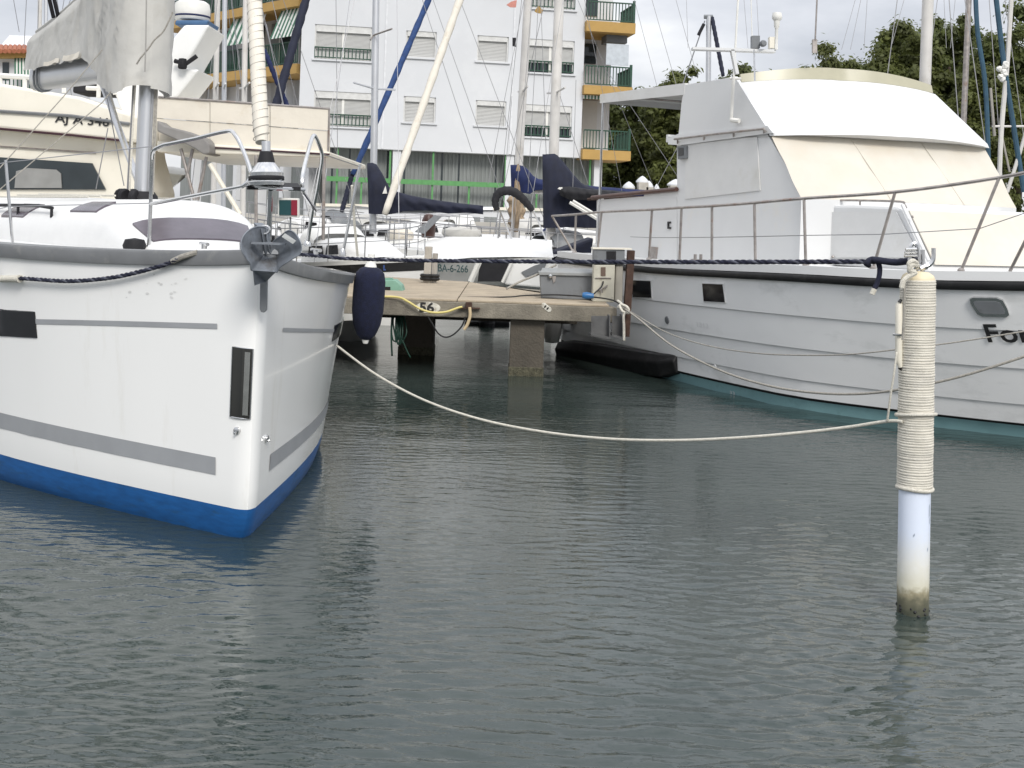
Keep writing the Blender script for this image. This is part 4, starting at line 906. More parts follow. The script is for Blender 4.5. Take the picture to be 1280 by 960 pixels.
# rail on the roof edge, aerial, spreader lamp, search gear
b = MB(); R_ = [spx(843, 174, dn-.08), spx(900, 167, dn-.08), spx(955, 161, dn-.08), spx(957, 165, dn-.05)]; b.tube(R_, .014, 6)
for x, y in ((847, 174), (880, 169.5), (917, 165.5), (955, 161)): b.tube([spx(x, y, dn-.08), spx(x, y+5, dn-.03)], .012, 6)
b.build('hand_rail', OLDSTEEL, tr_, smooth=True)
b = MB(); b.tube([spx(914, 150, dn-.10), spx(917, 98, dn-.12)], .020, 8); b.tube([spx(917, 98, dn-.12), spx(926, -60, dn-.12)], .013, 8); b.tube([spx(914, 150, dn-.10), spx(924, 151, dn-.06)], .03, 8); b.tube([spx(912, 98, dn-.14), spx(926, 98.5, dn-.02)], .016, 6); b.build('whip_aerial', WPLASTIC, tr_, smooth=True)
b = MB(); b.prism([spx(846, 183, dn-.05), spx(857, 182, dn-.05), spx(857, 198, dn-.05), spx(847, 199, dn-.05)], TN*.06); ll = b.build('deck_light', GREYBOX, tr_, bevel=.006)
MB().prism([spx(848, 185, dn-.055), spx(854, 184.5, dn-.055), spx(854, 194, dn-.055), spx(848, 195, dn-.055)], TN*.02).build('lamp_glass', BLACKG, ll)
DR = 13.6
b = MB(); b.prism([at(866, 58.5, DR), at(945, 61, DR), at(970, 62, DR), at(970, 65, DR), at(866, 61.5, DR)], (0, .14, 0)); b.prism([at(914, 62, DR), at(918, 62, DR), at(924, 92, DR), at(920, 92, DR)], (0, .1, 0)); b.build('radar_arm', CABW, tr_)
b = MB(); b.tube([at(942.5, 62, DR-.05), at(943.5, 101, DR-.1)], .010, 6); b.build('arm_stay', STEEL, tr_)
b = MB(); b.lathe([(.018, 0), (.018, .2), (.03, .22), (.035, .29), (.055, .31), (.058, .34), (.05, .38), (0, .39)], at(970, 58, DR), n=14); b.tube([at(970, 62, DR), at(970, 55, DR)], .02, 6); b.build('gps_dome', WPLASTIC, tr_, smooth=True)
b = MB(); b.prism([at(940, 44.5, DR), at(950, 44.5, DR), at(950, 60, DR), at(940, 60, DR)], (0, .09, 0)); b.lathe([(0, 0), (.035, 0), (.04, .05), (.025, .09), (0, .09)], at(953, 55, DR), (0, -1, 0), 12); b.build('search_light', GREYBOX, tr_)
b = MB(); b.prism([at(962, 46, DR), at(969, 46, DR), at(969, 60, DR), at(962, 60, DR)], (0, .09, 0)); b.build('horn_box', CREAM, tr_)
b = MB(); b.prism([at(1016, 49, 14.4), at(1021.5, 49, 14.4), at(1021.5, 66, 14.4), at(1016, 66, 14.4)], (0, .05, 0)); b.tube([at(1019, 50, 14.4), at(1023, -40, 14.4)], .010, 6); b.build('whip_aerial', OLDSTEEL, tr_)
MB().tube([at(940, 45, DR), at(938, -30, DR)], .006, 5).build('whip_aerial', WPLASTIC, tr_)
# fore trunk cabin
def trk(s, k, z):      # k 0..1 across
    w0 = .62 if s < 6 else .62+(s-6)*.18
    d0 = dn + .28; d1 = 2*TC - d0; q = .1*max(0, s-6.2)
    return tb(s, d0+q+(d1-d0-2*q)*k, z)
sT = sz(1127, 259, dn+.28); sB = sz(1163, 327, dn+.28)
b = MB(); prof = [(4.9, 2.16), (5.6, 2.165), (sT[0]-.06, sT[1]+.005), (sT[0], sT[1]-.02), (sB[0], 1.5)]
side = [tb(4.9, dn+.28, 1.5)] + [tb(s, dn+.28, z) for s, z in prof]
b.prism(side, TN*(2*(TC-dn-.28))); b.build('fore_cabin', CABW, tr_, bevel=.03)
MB().prism([spx(1003, 265, dn+.262), spx(1120, 265, dn+.262), spx(1150, 322, dn+.262), spx(975, 322, dn+.262)], TN*.012).build('fore_window_cover', CANVASW, tr_)
b = MB(); P_ = [tb(s, d, z) for s, d, z in ((sT[0]+.012, dn+.36, sT[1]-.03), (sT[0]+.012, df-.36, sT[1]-.03), (sB[0]-.03, df-.36, 1.58), (sB[0]-.03, dn+.36, 1.58))]
b.prism(P_, TA*.016); b.build('fore_screen_cover', TONNEAU, tr_)
b = MB(); b.tube(smoothpath([spx(1021, 257, dn+.35), spx(1023, 252, dn+.35), spx(1030, 250.5, dn+.35), spx(1075, 250.5, dn+.35), spx(1125, 252, dn+.35), spx(1130, 255, dn+.35), spx(1133, 260, dn+.35)], 4), .012, 6); b.tube([spx(1075, 250.5, dn+.35), spx(1075, 257, dn+.35)], .01, 6); b.build('grab_rail', OLDSTEEL, tr_, smooth=True)
MB().tube([spx(1128, 256, dn+.27), spx(1161, 326, dn+.27)], .02, 8).build('corner_trim', CABW, tr_, smooth=True)
for (px, py) in ((973, 293), (981, 322), (1041, 321), (1141, 271)):
    MB().lathe([(0, .015), (.012, .012), (.016, 0)], spx(px, py, dn+.25), -TN, 8).build('snap_fastener', OLDSTEEL, tr_)
# side-deck railing
def rail_foot(px):
    s, z = solve(lambda a, c: th(a, t_sheer(a)*1.0) + Vector((0, 0, c)), px, 322, 3, .08); return s
TOPR = [(690, 270), (720, 268), (752, 265), (815, 262), (852, 259.5), (890, 257.5), (943, 253.5), (1005, 248), (1119, 240), (1249, 222), (1330, 205)]
FEET = [(689, 318), (718, 317), (746, 318), (811, 324), (849, 324), (889.5, 324), (944, 324), (1007, 325), (1091, 324), (1201, 324)]
def on_edge(px):
    lo, hi = -.1, 9.3
    for _ in range(40):
        mid = (lo+hi)/2; p = th(mid, t_sheer(mid)) + TN*.05
        if pix(p)[0] < px: lo = mid
        else: hi = mid
    return lo
tops = []
for (x, y), fx in zip(TOPR, [689, 718, 746, 811, 849, 889, 944, 1007, 1091, 1201, 1300]):
    s = on_edge(fx); base = th(s, t_sheer(s)) + TN*.05; D_ = base.y
    # the rail head stands over the deck edge: same distance off as the foot, forward rake allowed along the boat
    s2 = on_edge(x) if x < 1255 else 8.6; e_ = th(min(s2, 8.9), t_sheer(min(s2, 8.9))) + TN*.05; tops.append(at(x, y, e_.y if x > 780 else D_))
b = MB(); b.tube(smoothpath(tops, 5), .0165, 8); rail = b.build('top_rail', OLDSTEEL, tr_, smooth=True)
idx = [0, 1, 2, 3, 4, 5, 6, 7, 8, 9]
for (fx, fy), k in zip(FEET, idx):
    s = on_edge(fx); base = th(s, t_sheer(s)) + TN*.05 + Vector((0, 0, .07)); b = MB(); b.tube([base, tops[k]], .0155, 8); b.lathe([(.035, 0), (.035, .012), (.018, .03)], base, n=8); b.build('stanchion', OLDSTEEL, tr_, smooth=True)
s = on_edge(1222); base = th(s, t_sheer(s)) + TN*.05 + Vector((0, 0, .07)); MB().tube([th(on_edge(1262), t_sheer(on_edge(1262)))+TN*.05+Vector((0,0,.07)), tops[-1]], .0155, 8).build('stanchion', OLDSTEEL, tr_, smooth=True)
mids = []
for (fx, fy), k in zip(FEET[3:], idx[3:]):
    s = on_edge(fx); base = th(s, t_sheer(s)) + TN*.05; mids.append(base.lerp(tops[k], .5))
MB().tube([spx(788, 296, -.2)] + mids + [mids[-1].lerp(tops[-1], .9)+Vector((0,0,-.28))], .0045, 5).build('rail_wire', WIRE, tr_)
b = MB(); 
for x in (864, 871):
    s = on_edge(x); base = th(s, t_sheer(s)) + TN*.1 + Vector((0, 0, .06)); b.tube([base, base+Vector((0, 0, .1))], .018, 8)
s = on_edge(867); base = th(s, t_sheer(s)) + TN*.1 + Vector((0, 0, .09)); b.tube([base - TA*.12, base + TA*.12], .012, 6); b.build('bitts', OLDSTEEL, tr_)
MB().prism([spx(811, 308, dn-.01), spx(822, 309, dn-.01), spx(820, 327, dn-.01), spx(810, 327, dn-.01)], TN*.02).build('scupper_vent', OLDSTEEL, tr_)
b = MB(); b.prism([spx(834, 277, dn-.015), spx(838, 277, dn-.015), spx(838, 279, dn-.015), spx(835.5, 279.4, dn-.015), spx(835.5, 283.5, dn-.015), spx(838, 284, dn-.015), spx(838, 286, dn-.015), spx(834, 286, dn-.015)], TN*.012); b.build('door_latch', INK, tr_)
# the black float lying along the trawler
fl_ = MB(); P_ = []
for (x, yt, yb, D1) in ((697, 427, 446, 16.9), (740, 430, 455, 16.1), (790, 437, 462, 15.2), (825, 442, 465, 14.6), (846, 443, 460, 14.35)):
    o_ = at(x, yt, D1); lo = at(x, yb, D1); w_ = .5 if x < 830 else .3
    q = (TN*w_)
    P_.append([o_, o_ + q + Vector((0, 0, .04)), lo + q*.8 - Vector((0,0,.1)), lo - Vector((0, 0, .06)), Vector((lo.x, lo.y, lo.z*.5+o_.z*.5)) - TN*.06])
fl_.grid(P_, cu=True); n5 = len(fl_.v); fl_.f += [[0, 1, 2, 3, 4], [n5-5, n5-4, n5-3, n5-2, n5-1]]; fl_.m += [0, 0]
tag(fl_.build('float', BLACKR, bevel=.02), 'long black rubber float lying on the water along the trawler quarter', 'float')

# ================================================================== PIER
pier = thing('pier', 'concrete pier slab on square piles between the yacht and the trawler', 'pier', (0, 16, 0))
def deck_z(px, py, z): a, c = ray(px, py); D = (z-EYE)/c; return Vector((a*D, D, z))
PZ = .90
fl_x, fr_x = at(300, 366, 14.35), at(773, 380, 14.35)
A1 = Vector((-4.2, 14.30, PZ)); A2 = Vector((1.29, 14.30, PZ)); A3 = Vector((.98, 16.4, PZ)); A4 = Vector((.72, 17.1, PZ)); A5 = Vector((-1.6, 18.9, PZ)); A6 = Vector((-4.2, 19.2, PZ))
outl = [A1, A2, A3, A4, A5, A6]
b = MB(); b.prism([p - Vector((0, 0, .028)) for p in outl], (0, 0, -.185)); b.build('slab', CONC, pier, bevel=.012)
# joints across the paved top: separate slabs
b = MB()
xs_ = [-4.2, -2.35, -.62, 1.2]
def yb_(x): return interp(x, [-4.2, -1.6, .72, .98, 1.3], [19.2, 18.9, 17.1, 16.4, 14.5])
for i in range(3):
    x0, x1 = xs_[i]+.006, xs_[i+1]-.006
    for (ya, yb0, yb1) in ((14.315, 15.1, 15.1), (15.112, yb_(x0)-.05, yb_(x1)-.35*(i == 2))):
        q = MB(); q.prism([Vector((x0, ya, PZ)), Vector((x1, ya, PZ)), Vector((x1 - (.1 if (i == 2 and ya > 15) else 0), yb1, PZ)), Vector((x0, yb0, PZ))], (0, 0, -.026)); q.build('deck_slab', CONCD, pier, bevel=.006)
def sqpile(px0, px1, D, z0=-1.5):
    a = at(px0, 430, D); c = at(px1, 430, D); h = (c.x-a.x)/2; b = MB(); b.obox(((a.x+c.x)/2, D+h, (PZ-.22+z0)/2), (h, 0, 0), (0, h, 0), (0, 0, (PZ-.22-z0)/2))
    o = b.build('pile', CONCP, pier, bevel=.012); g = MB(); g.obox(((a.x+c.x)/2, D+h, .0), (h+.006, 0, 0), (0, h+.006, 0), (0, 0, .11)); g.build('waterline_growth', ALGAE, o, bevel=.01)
sqpile(637, 680, 14.42); sqpile(498, 541, 16.2); 
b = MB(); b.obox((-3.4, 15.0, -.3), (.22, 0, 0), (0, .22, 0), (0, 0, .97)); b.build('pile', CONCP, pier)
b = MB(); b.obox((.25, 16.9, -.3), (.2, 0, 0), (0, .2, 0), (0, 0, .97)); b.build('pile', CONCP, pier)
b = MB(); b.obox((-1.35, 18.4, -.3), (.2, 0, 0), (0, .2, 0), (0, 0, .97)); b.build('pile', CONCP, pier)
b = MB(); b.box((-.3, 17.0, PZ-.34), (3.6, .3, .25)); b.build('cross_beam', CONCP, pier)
# berth number on the edge
nd = MB(); c = at(535, 384.5, 14.29); nd.prism([Vector((c.x+.15*math.cos(a), 14.298, c.z+.066*math.sin(a))) for a in np.linspace(0, 2*math.pi, 21)[:-1]], (0, -.006, 0)); plq = nd.build('berth_number_patch', WPAINT, pier)
pl_, pr_ = at(524, 390, 14.286), at(543, 378, 14.286)
lettering('56', lambda x, y: Vector((pl_.x+(pr_.x-pl_.x)*x, 14.286, pl_.z+(pr_.z-pl_.z)*y)), 'berth_number', INK, plq, .03)
for px in (680, 686, 683):
    MB().lathe([(0, .004), (.03, .004), (.034, 0)], at(px, 382+(px-680)*.8, 14.297), (0, -1, 0), 9).build('paint_splash', WPAINT, pier)
# things on the pier
gb = MB(); z = PZ; 
gbx = at(485, 366, 15.6); gb.prism([at(474, 351, 15.6), at(494, 350, 15.6), at(502, 357, 15.6), at(505, 367, 15.6), at(474, 367, 15.6)], (0, .3, 0)); g_ = thing('hose_box', 'pale green plastic box lying on the pier beside the navy fender', 'box', at(488, 367, 15.6)); gb.build('body', GREENP, g_, bevel=.01)
MB().prism([at(474, 358.5, 15.595), at(488, 358.5, 15.595), at(488, 362.5, 15.595), at(474, 362.5, 15.595)], (0, .02, 0)).build('slot', BLACKG, g_)
MB().prism([at(478, 347.5, 15.65), at(490, 347.5, 15.65), at(492, 350, 15.65), at(476, 350.5, 15.65)], (0, .1, 0)).build('handle', GREENP, g_)
for (x0, x1, yt, lab) in ((530.5, 539.5, 308, 'taller pale square post standing on the far edge of the pier'), (540, 546.5, 316.5, 'shorter brown-grey square post on the far edge of the pier')):
    D_ = 17.6; a, c = at(x0, yt, D_), at(x1, yt, D_); h = (c.x-a.x)/2; b = MB(); b.prism([Vector((a.x, D_, PZ)), Vector((c.x, D_, PZ)), Vector((c.x+.01, D_, a.z)), Vector((a.x+.01, D_, a.z))], (0, h*2, 0))
    t_ = thing('mooring_post', lab, 'post', Vector(((a.x+c.x)/2, D_+h, PZ)), 'square posts on the pier'); b.build('post', STONEW if x0 < 535 else WOODG, t_, bevel=.01)
    b = MB(); ra_ = [Vector(((a.x+c.x)/2+math.cos(k)*h*1.55, D_+h+math.sin(k)*h*1.55, PZ+.06)) for k in np.linspace(0, 6.28, 13)[:-1]]; b.tube(ra_, .03, 6, closed=True); b.tube([p+Vector((0,0,.045)) for p in ra_], .028, 6, closed=True); b.build('rope_turns', CABLE, t_, smooth=True)
# dock box
dbx = thing('dock_box', 'grey steel locker with a sloping lid on the pier end', 'locker', (at(708, 368, 15.05).x, 15.2, PZ))
b = MB(); b.prism([Vector((at(677, 360, 15.05).x, 15.05, PZ+.002)), Vector((at(739, 360, 15.05).x, 15.05, PZ+.002)), at(741, 343, 15.05), at(675, 343, 15.05)], (0, .42, 0)); b.build('body', GREYBOX, dbx, bevel=.008)
b = MB(); b.prism([at(674, 340.5, 15.02), at(742, 342, 15.02), at(742, 345, 15.02), at(674, 343.5, 15.02)], (0, .47, 0)); b.prism([at(678, 336, 15.4), at(741, 337, 15.4), at(741, 342, 15.03), at(676, 340.4, 15.03)], (0, .01, .012)); b.build('lid', mat('pale grey lid', (.27, .28, .28), .5, dirt=(.18, .17, .15), dscale=6), dbx)
MB().lathe([(0, .03), (.022, .025), (.03, .01), (.03, 0)], at(688, 345, 15.02), (0, -1, 0), 12).build('padlock', STEEL, dbx, smooth=True)
MB().prism([at(690, 345, 15.035), at(695, 345, 15.035), at(694, 352, 15.035), at(691.5, 354, 15.035)], (0, .012, 0)).build('hasp', OLDSTEEL, dbx)
# service pedestal
DP = 14.75; ped = thing('service_pedestal', 'yellowed power and water pedestal with grey hood at the pier end', 'pedestal', (at(761, 375, DP).x, DP+.1, PZ))
b = MB(); b.prism([Vector((at(741, 360, DP).x, DP, PZ)), Vector((at(768, 360, DP).x, DP, PZ)), at(769, 331, DP), at(742, 331, DP)], (0, .22, 0)); b.build('body', PEDC, ped, bevel=.012)
b = MB(); b.prism([Vector((at(768.6, 360, DP).x, DP+.03, PZ)), Vector((at(779, 360, DP).x, DP+.03, PZ)), at(779, 331, DP+.03), at(769.6, 331, DP+.03)], (0, .2, 0)); b.build('side_panel', mat('dull side panel', (.30, .28, .24), .7), ped, bevel=.02)
b = MB(); b.prism([at(742, 311, DP-.01), at(781, 312, DP-.01), at(781, 330.6, DP-.01), at(742, 330.6, DP-.01)], (0, .26, 0)); b.build('hood', GREYBOX, ped, bevel=.01)
b = MB(); b.prism([at(741, 309.4, DP-.03), at(790, 310.4, DP-.03), at(790, 312.2, DP-.03), at(741, 311.4, DP-.03)], (0, .3, 0)); b.build('hood_cap', CREAM, ped)
MB().prism([at(758, 314, DP-.016), at(770, 314, DP-.016), at(770, 326, DP-.016), at(758, 326, DP-.016)], (0, .02, 0)).build('meter_window', BLACKG, ped)
MB().prism([at(751, 334, DP-.008), at(757, 334, DP-.008), at(757, 345, DP-.008), at(751, 345, DP-.008)], (0, .02, 0)).build('socket_door', mat('brown socket door', (.12, .08, .06), .6), ped)
MB().tube([at(744, 347.5, DP-.01), at(764, 347.5, DP-.01)], .008, 6).build('trim_bar', OLDSTEEL, ped)
b = MB(); b.tube([at(748, 364, DP-.02), at(755, 360, DP-.06), at(759, 357, DP-.02)], .012, 6); b.tube([at(752, 362, DP-.05), at(752, 366, DP-.05)], .012, 6); b.build('water_tap', OLDSTEEL, ped)
cbl = MB(); cbl.tube(pxpath([(754, 352, DP-.02), (752, 358, DP-.08), (745, 365, DP-.12), (739, 370, DP-.18)], 5), .010, 6); cbl.tube(pxpath([(738, 371, DP-.2), (755, 373, 14.5), (768, 376, 14.45), (776, 381, 14.35)], 5), .010, 6); cbl.tube(pxpath([(734, 371, 14.65), (715, 369.5, 14.9), (690, 368.5, 15.0), (655, 369.5, 15.0), (640, 371, 14.9), (610, 371.5, 14.9), (560, 371, 14.9), (505, 368.5, 15.0)], 4), .009, 6)
cb_ = thing('power_cable', 'black shore power cable with a blue plug at the foot of the pedestal', 'cable', at(736, 372, 14.55)); cbl.build('cable', CABLE, cb_, smooth=True)
b = MB(); b.tube([at(728, 369, 14.52), at(733, 369.5, 14.52), at(742, 370, 14.52)], [.032, .045, .03], 10); b.build('plug', BLUEP, cb_, smooth=True); 
# rusty fender beam and the brackets below the deck
bmn = thing('fender_beam', 'upright rusty steel beam with boxed brackets bolted to the pier end', 'beam', at(784, 420, 14.2))
b = MB(); 
zt, zb2 = at(784, 313, 14.1).z, at(784, 421, 14.1).z; x0, x1 = at(780.5, 360, 14.1).x, at(789, 360, 14.1).x
b.prism([(x0, 14.1, zb2), (x1, 14.1, zb2), (x1+.03, 14.1, zt), (x0+.03, 14.1, zt)], (0, .02, 0)); b.prism([(x0+.03, 14.121, zb2), (x0+.045, 14.121, zb2), (x0+.075, 14.121, zt), (x0+.06, 14.121, zt)], (0, .12, 0)); b.prism([(x0, 14.242, zb2), (x1, 14.242, zb2), (x1+.03, 14.242, zt), (x0+.03, 14.242, zt)], (0, .02, 0)); b.build('beam', RUST, bmn)
for (xa, xb) in ((739, 763), (765, 779)):
    b = MB(); b.prism([at(xa, 395, 14.15), at(xb, 395, 14.15), at(xb, 423, 14.15), at(xa, 419, 14.15)], (0, .02, 0)); b.prism([at(xb-1.5, 395, 14.05), at(xb, 395, 14.05), at(xb, 423.5, 14.05), at(xb-1.5, 423.5, 14.05)], (0, .3, 0)); b.prism([at(xa, 418, 14.0), at(xb, 422, 14.0), at(xb, 424, 14.0), at(xa, 420, 14.0)], (0, .3, 0)); b.build('bracket', mat('dark bracket steel', (.09, .09, .09), .6, var=.3, scale=8), bmn)
# cleat, hoses and ropes about the pier
b = MB(); b.prism([at(573, 384.4, 14.24), at(600, 384.8, 14.24), at(600, 386.3, 14.24), at(573, 386, 14.24)], (0, .05, 0)); b.prism([at(582, 378, 14.24), at(590, 378, 14.24), at(590, 385, 14.24), at(582, 385, 14.24)], (0, .05, 0)); tag(b.build('cleat', RUST), 'small rusty cleat bracket on the pier edge right of the number 56', 'cleat')
hz_ = thing('water_hose', 'pale yellow hose looped over the pier edge across the number 56', 'hose', at(535, 392, 14.22))
MB().tube(pxpath([(470, 370.5, 14.3), (497, 371.5, 14.26), (510, 377, 14.23), (525, 386, 14.22), (540, 390.5, 14.22), (557, 390, 14.22), (572, 385, 14.22), (578, 383.5, 14.22)], 6), .013, 8).build('hose', YELLOWH, hz_, smooth=True)
b = MB(); b.tube(pxpath([(587, 384, 14.22), (587.5, 395, 14.22), (584, 406, 14.22), (580, 412, 14.22)], 6), .019, 8); b.build('hose_end', mat('sun bleached hose', (.56, .44, .27), .6), hz_, smooth=True)
MB().tube(pxpath([(535, 396, 14.25), (541, 406, 14.25), (548, 417, 14.25), (557, 421.5, 14.25), (567, 418, 14.25), (577, 408, 14.25), (582, 396, 14.25)], 6), .010, 6).build('cable_loop', CABLE, hz_, smooth=True)
b = MB()
for k in range(6):
    x0 = 492 + k*1.7; b.tube(pxpath([(x0, 394, 14.6), (x0-2+rng.uniform(-3, 2), 405, 14.5), (x0+rng.uniform(-3, 3), 420+rng.uniform(0, 8), 14.5), (x0+3, 428+rng.uniform(-4, 6), 14.5), (x0+6+rng.uniform(-2, 2), 415, 14.5), (x0+4, 394, 14.6)], 5), .010, 5)
b.tube(pxpath([(490, 395, 14.5), (489, 420, 14.5), (490, 445, 14.5)], 4), .012, 5); b.tube(pxpath([(503, 425, 14.5), (508, 437, 14.5), (513, 447, 14.5)], 4), .01, 5)
tag(b.build('hanging_hose', GREENH, smooth='all'), 'tangle of green hose hanging under the pier edge beside the left pile', 'hose')
rope('mooring_rope', pxpath([(695, 331, 15.6), (672, 343, 15.4), (650, 352, 15.2), (633, 361, 15.1)], 4), .014, ROPEG, 'grey rope slanting down to the pier top left of the grey locker')

# ================================================================== WHITE MOORING PILE
PB = Vector((2.071, 6.0, 0)); PT = Vector((2.040, 6.0, 1.66))
def pp(z): return PB + (PT-PB)*(z/1.66)
pile = thing('mooring_pile', 'white mooring pile wrapped in cream rope standing in the water at right', 'mooring pile', PB)
def pile_paint():       # bluish paint, yellowed lower down, with a ragged tide mark of slime
    m = mat('mooring pile paint', (.68, .74, .85), .45, var=.03, scale=5); t = m.node_tree; N = t.nodes; p = N['Principled BSDF']
    co = N.new('ShaderNodeTexCoord'); sp = N.new('ShaderNodeSeparateXYZ'); nz = N.new('ShaderNodeTexNoise'); nz.inputs['Scale'].default_value = 26; nz.inputs['Detail'].default_value = 6
    t.links.new(co.outputs['Object'], sp.inputs[0]); t.links.new(co.outputs['Object'], nz.inputs['Vector'])
    ad = N.new('ShaderNodeMath'); ad.operation = 'MULTIPLY_ADD'; ad.inputs[1].default_value = .09; t.links.new(nz.outputs[0], ad.inputs[0]); t.links.new(sp.outputs[2], ad.inputs[2])
    rp = N.new('ShaderNodeValToRGB'); t.links.new(ad.outputs[0], rp.inputs[0]); E_ = rp.color_ramp.elements
    E_[0].position = .06; E_[0].color = (.06, .065, .045, 1); E_[1].position = .46; E_[1].color = (.68, .74, .86, 1)
    for ps, c in ((.115, (.13, .125, .085)), (.155, (.30, .27, .18)), (.185, (.60, .58, .47)), (.30, (.70, .70, .66))):
        e_ = E_.new(ps); e_.color = c + (1,)
    t.links.new(rp.outputs[0], p.inputs['Base Color']); return m
zz = [-1.6, 0, .065, .13, .14, .3, .62, 1.0, 1.62]
b = MB(); b.grid([[pp(z)+Vector((.077*math.cos(a), .077*math.sin(a), 0)) for a in np.linspace(0, 2*math.pi, 33)[:-1]] for z in zz], 0, cu=True); b.build('tube', pile_paint(), pile, smooth='all')
for k in range(22):
    a = rng.uniform(0, 6.28); z = rng.uniform(-.01, .05)**1.0; c = pp(z)+Vector((.0745*math.cos(a), .0745*math.sin(a), 0)); r = rng.uniform(.005, .011)
    MB().lathe([(0, -.9*r), (r*.7, -.5*r), (r, 0), (r*.6, .7*r), (0, r)], c, (math.cos(a), math.sin(a), rng.uniform(-.3, .6)), 7).build('mussel', BLACKR, pile, smooth=True)
q = []; turns = 80; z0, z1 = .625, 1.655
for i in range(turns*26+1):
    t = i/(turns*26); a = t*turns*2*math.pi; z = z0+(z1-z0)*t; rad = .0782+.0009*math.sin(t*37)+.0007*math.sin(a*.37); q.append(pp(z)+Vector((rad*math.cos(a), rad*math.sin(a), .0012*math.sin(t*91))))
rp_ = MB().tube(q, .0095, 8).build('rope_wrap', mat('cream pile rope', (.70, .665, .58), .9, var=.12, scale=14, bump=.5, bscale=260, dirt=(.50, .48, .45), dscale=3), pile, smooth='all')
b = MB(); b.tube([pp(.622)+Vector((.084*math.cos(a), .084*math.sin(a), .003*math.sin(a*2))) for a in np.linspace(0, 6.283, 41)[:-1]], .0105, 8, closed=True); b.build('rope_turn', ROPEW, pile, smooth='all')
b = MB(); b.lathe([(.082, -.02), (.082, .0), (.074, .018), (.05, .034), (0, .04)], pp(1.665), n=28); b.build('cap', CAPC, pile, smooth=True)
# stainless fittings on top
T_ = pp(1.70)
sh = MB(); R0 = .0105
def tp_(px, py, D=6.0): return at(px, py, D)
sh.tube([tp_(1137, 333, 5.95), tp_(1137.5, 316, 5.95)] + pxpath([(1137.5, 316, 5.95), (1138.5, 308, 5.95), (1142, 304.5, 5.95), (1146, 306, 5.95), (1148, 313, 5.95)], 5) + [tp_(1149, 326, 5.95), tp_(1146, 334, 5.95), tp_(1139, 337, 5.95), tp_(1136, 341, 5.96)], R0, 8); shk = sh.build('shackle', STEEL, pile, smooth=True)
b = MB(); b.tube([tp_(1153.5, 345, 6.0), tp_(1153.5, 312, 6.0)], .0115, 8); b.tube([tp_(1146, 345, 6.0), tp_(1147, 318, 6.0)], .0115, 8); b.tube(pxpath([(1154, 333, 6), (1161, 331.5, 6), (1165.5, 327, 6), (1167, 320, 6), (1167, 310, 6)], 5), .0115, 8); b.tube([tp_(1150, 336, 6), tp_(1158, 332, 6)], .018, 8); b.build('hook_bar', STEEL, pile, smooth=True)
b = MB()
for k, (y, l) in enumerate(((312, 1132), (316, 1131), (320, 1130.5))): b.tube([tp_(l, y, 5.93), tp_(1146, y-.5, 5.93)], .008, 6)
b.build('bolts', STEEL, pile, smooth=True)
b = MB(); b.tube(pxpath([(1147, 332, 5.93), (1139, 331, 5.9), (1137, 338, 5.9), (1144, 341, 5.9), (1135, 346, 5.9), (1129, 352, 5.9), (1127, 360, 5.9)], 5), .013, 8); b.tube(pxpath([(1146, 329, 5.92), (1141, 326, 5.9), (1136, 330, 5.9), (1140, 336, 5.9)], 5), .012, 8); b.build('lashing', ROPEW, pile, smooth=True)
fp_ = thing('pile_fender', 'slim cream fender strip tied to the left side of the rope wrapped pile', 'fender', at(1124, 463, 5.97))
b = MB(); b.tube([at(1124.5, 377, 5.98), at(1123.8, 381, 5.98), at(1123.5, 420, 5.98), at(1123.5, 450, 5.98), at(1125.5, 459, 5.98)], [.010, .017, .0185, .018, .012], 10); b.build('body', CREAM, fp_, smooth=True)
b = MB(); b.tube([at(1126.5, 374, 5.97), at(1124.2, 378, 5.97)], [.006, .011], 8); b.tube([at(1125, 459, 5.98), at(1127, 463, 5.98)], [.012, .004], 8); b.build('black_end', BLACKR, fp_, smooth=True)
b = MB(); b.tube([at(1130.5, 350, 5.9), at(1130, 400, 5.9), at(1128.5, 425, 5.9)], .007, 6); b.build('tie_cord', ROPEG, fp_)
MB().tube([at(1116, 418, 5.96), at(1128, 419, 5.95)], .006, 6).build('pin', STEEL, fp_)
for (a0, z_, w_, h_) in ((-.75, .52, .12, .06), (-.68, .47, .07, .03), (-.9, .33, .1, .015), (-1.9, .40, .12, .012)):
    MB().grid([[pp(z_+h_*v+.01*u)+Vector((.0776*math.cos(a0+w_*u), .0776*math.sin(a0+w_*u), 0)) for u in (-.5, 0, .5)] for v in (-.5, .1, .5)]).build('paint_scrape', mat('scraped grey paint', (.33, .38, .46), .7), pile)
# ropes on the pile
rt = []
for i in range(46): 
    a = math.pi*.92 + i/45*6.6; rt.append(pp(.985 + .004*i/45 - .03*math.sin(a-.3)*.5)+Vector((.0945*math.cos(a), .0945*math.sin(a), 0)))
wl_ = thing('mooring_line', 'thin white rope sagging from the white yacht across open water to the wrapped pile', 'rope', at(820, 550, 7.2))
b = MB(); b.tube(pxpath([(421, 432, 9.1), (470, 468, 8.75), (530, 500, 8.4), (600, 524, 8.05), (680, 540, 7.7), (760, 548.5, 7.35), (840, 550.5, 7.0), (920, 547.5, 6.68), (1000, 541, 6.4), (1060, 534, 6.2), (1109, 526.5, 6.02), (1128, 527, 5.95)], 8), .0085, 8); b.build('line', ROPEW, wl_, smooth='all')
MB().tube(rt, .0085, 8).build('turns', ROPEW, wl_, smooth='all')
MB().tube(pxpath([(1109, 527, 6.01), (1111, 512, 5.99), (1113, 495, 5.97), (1117, 470, 5.95), (1121, 440, 5.95)], 5), .0055, 6).build('thin_cord', ROPEW, wl_, smooth='all')
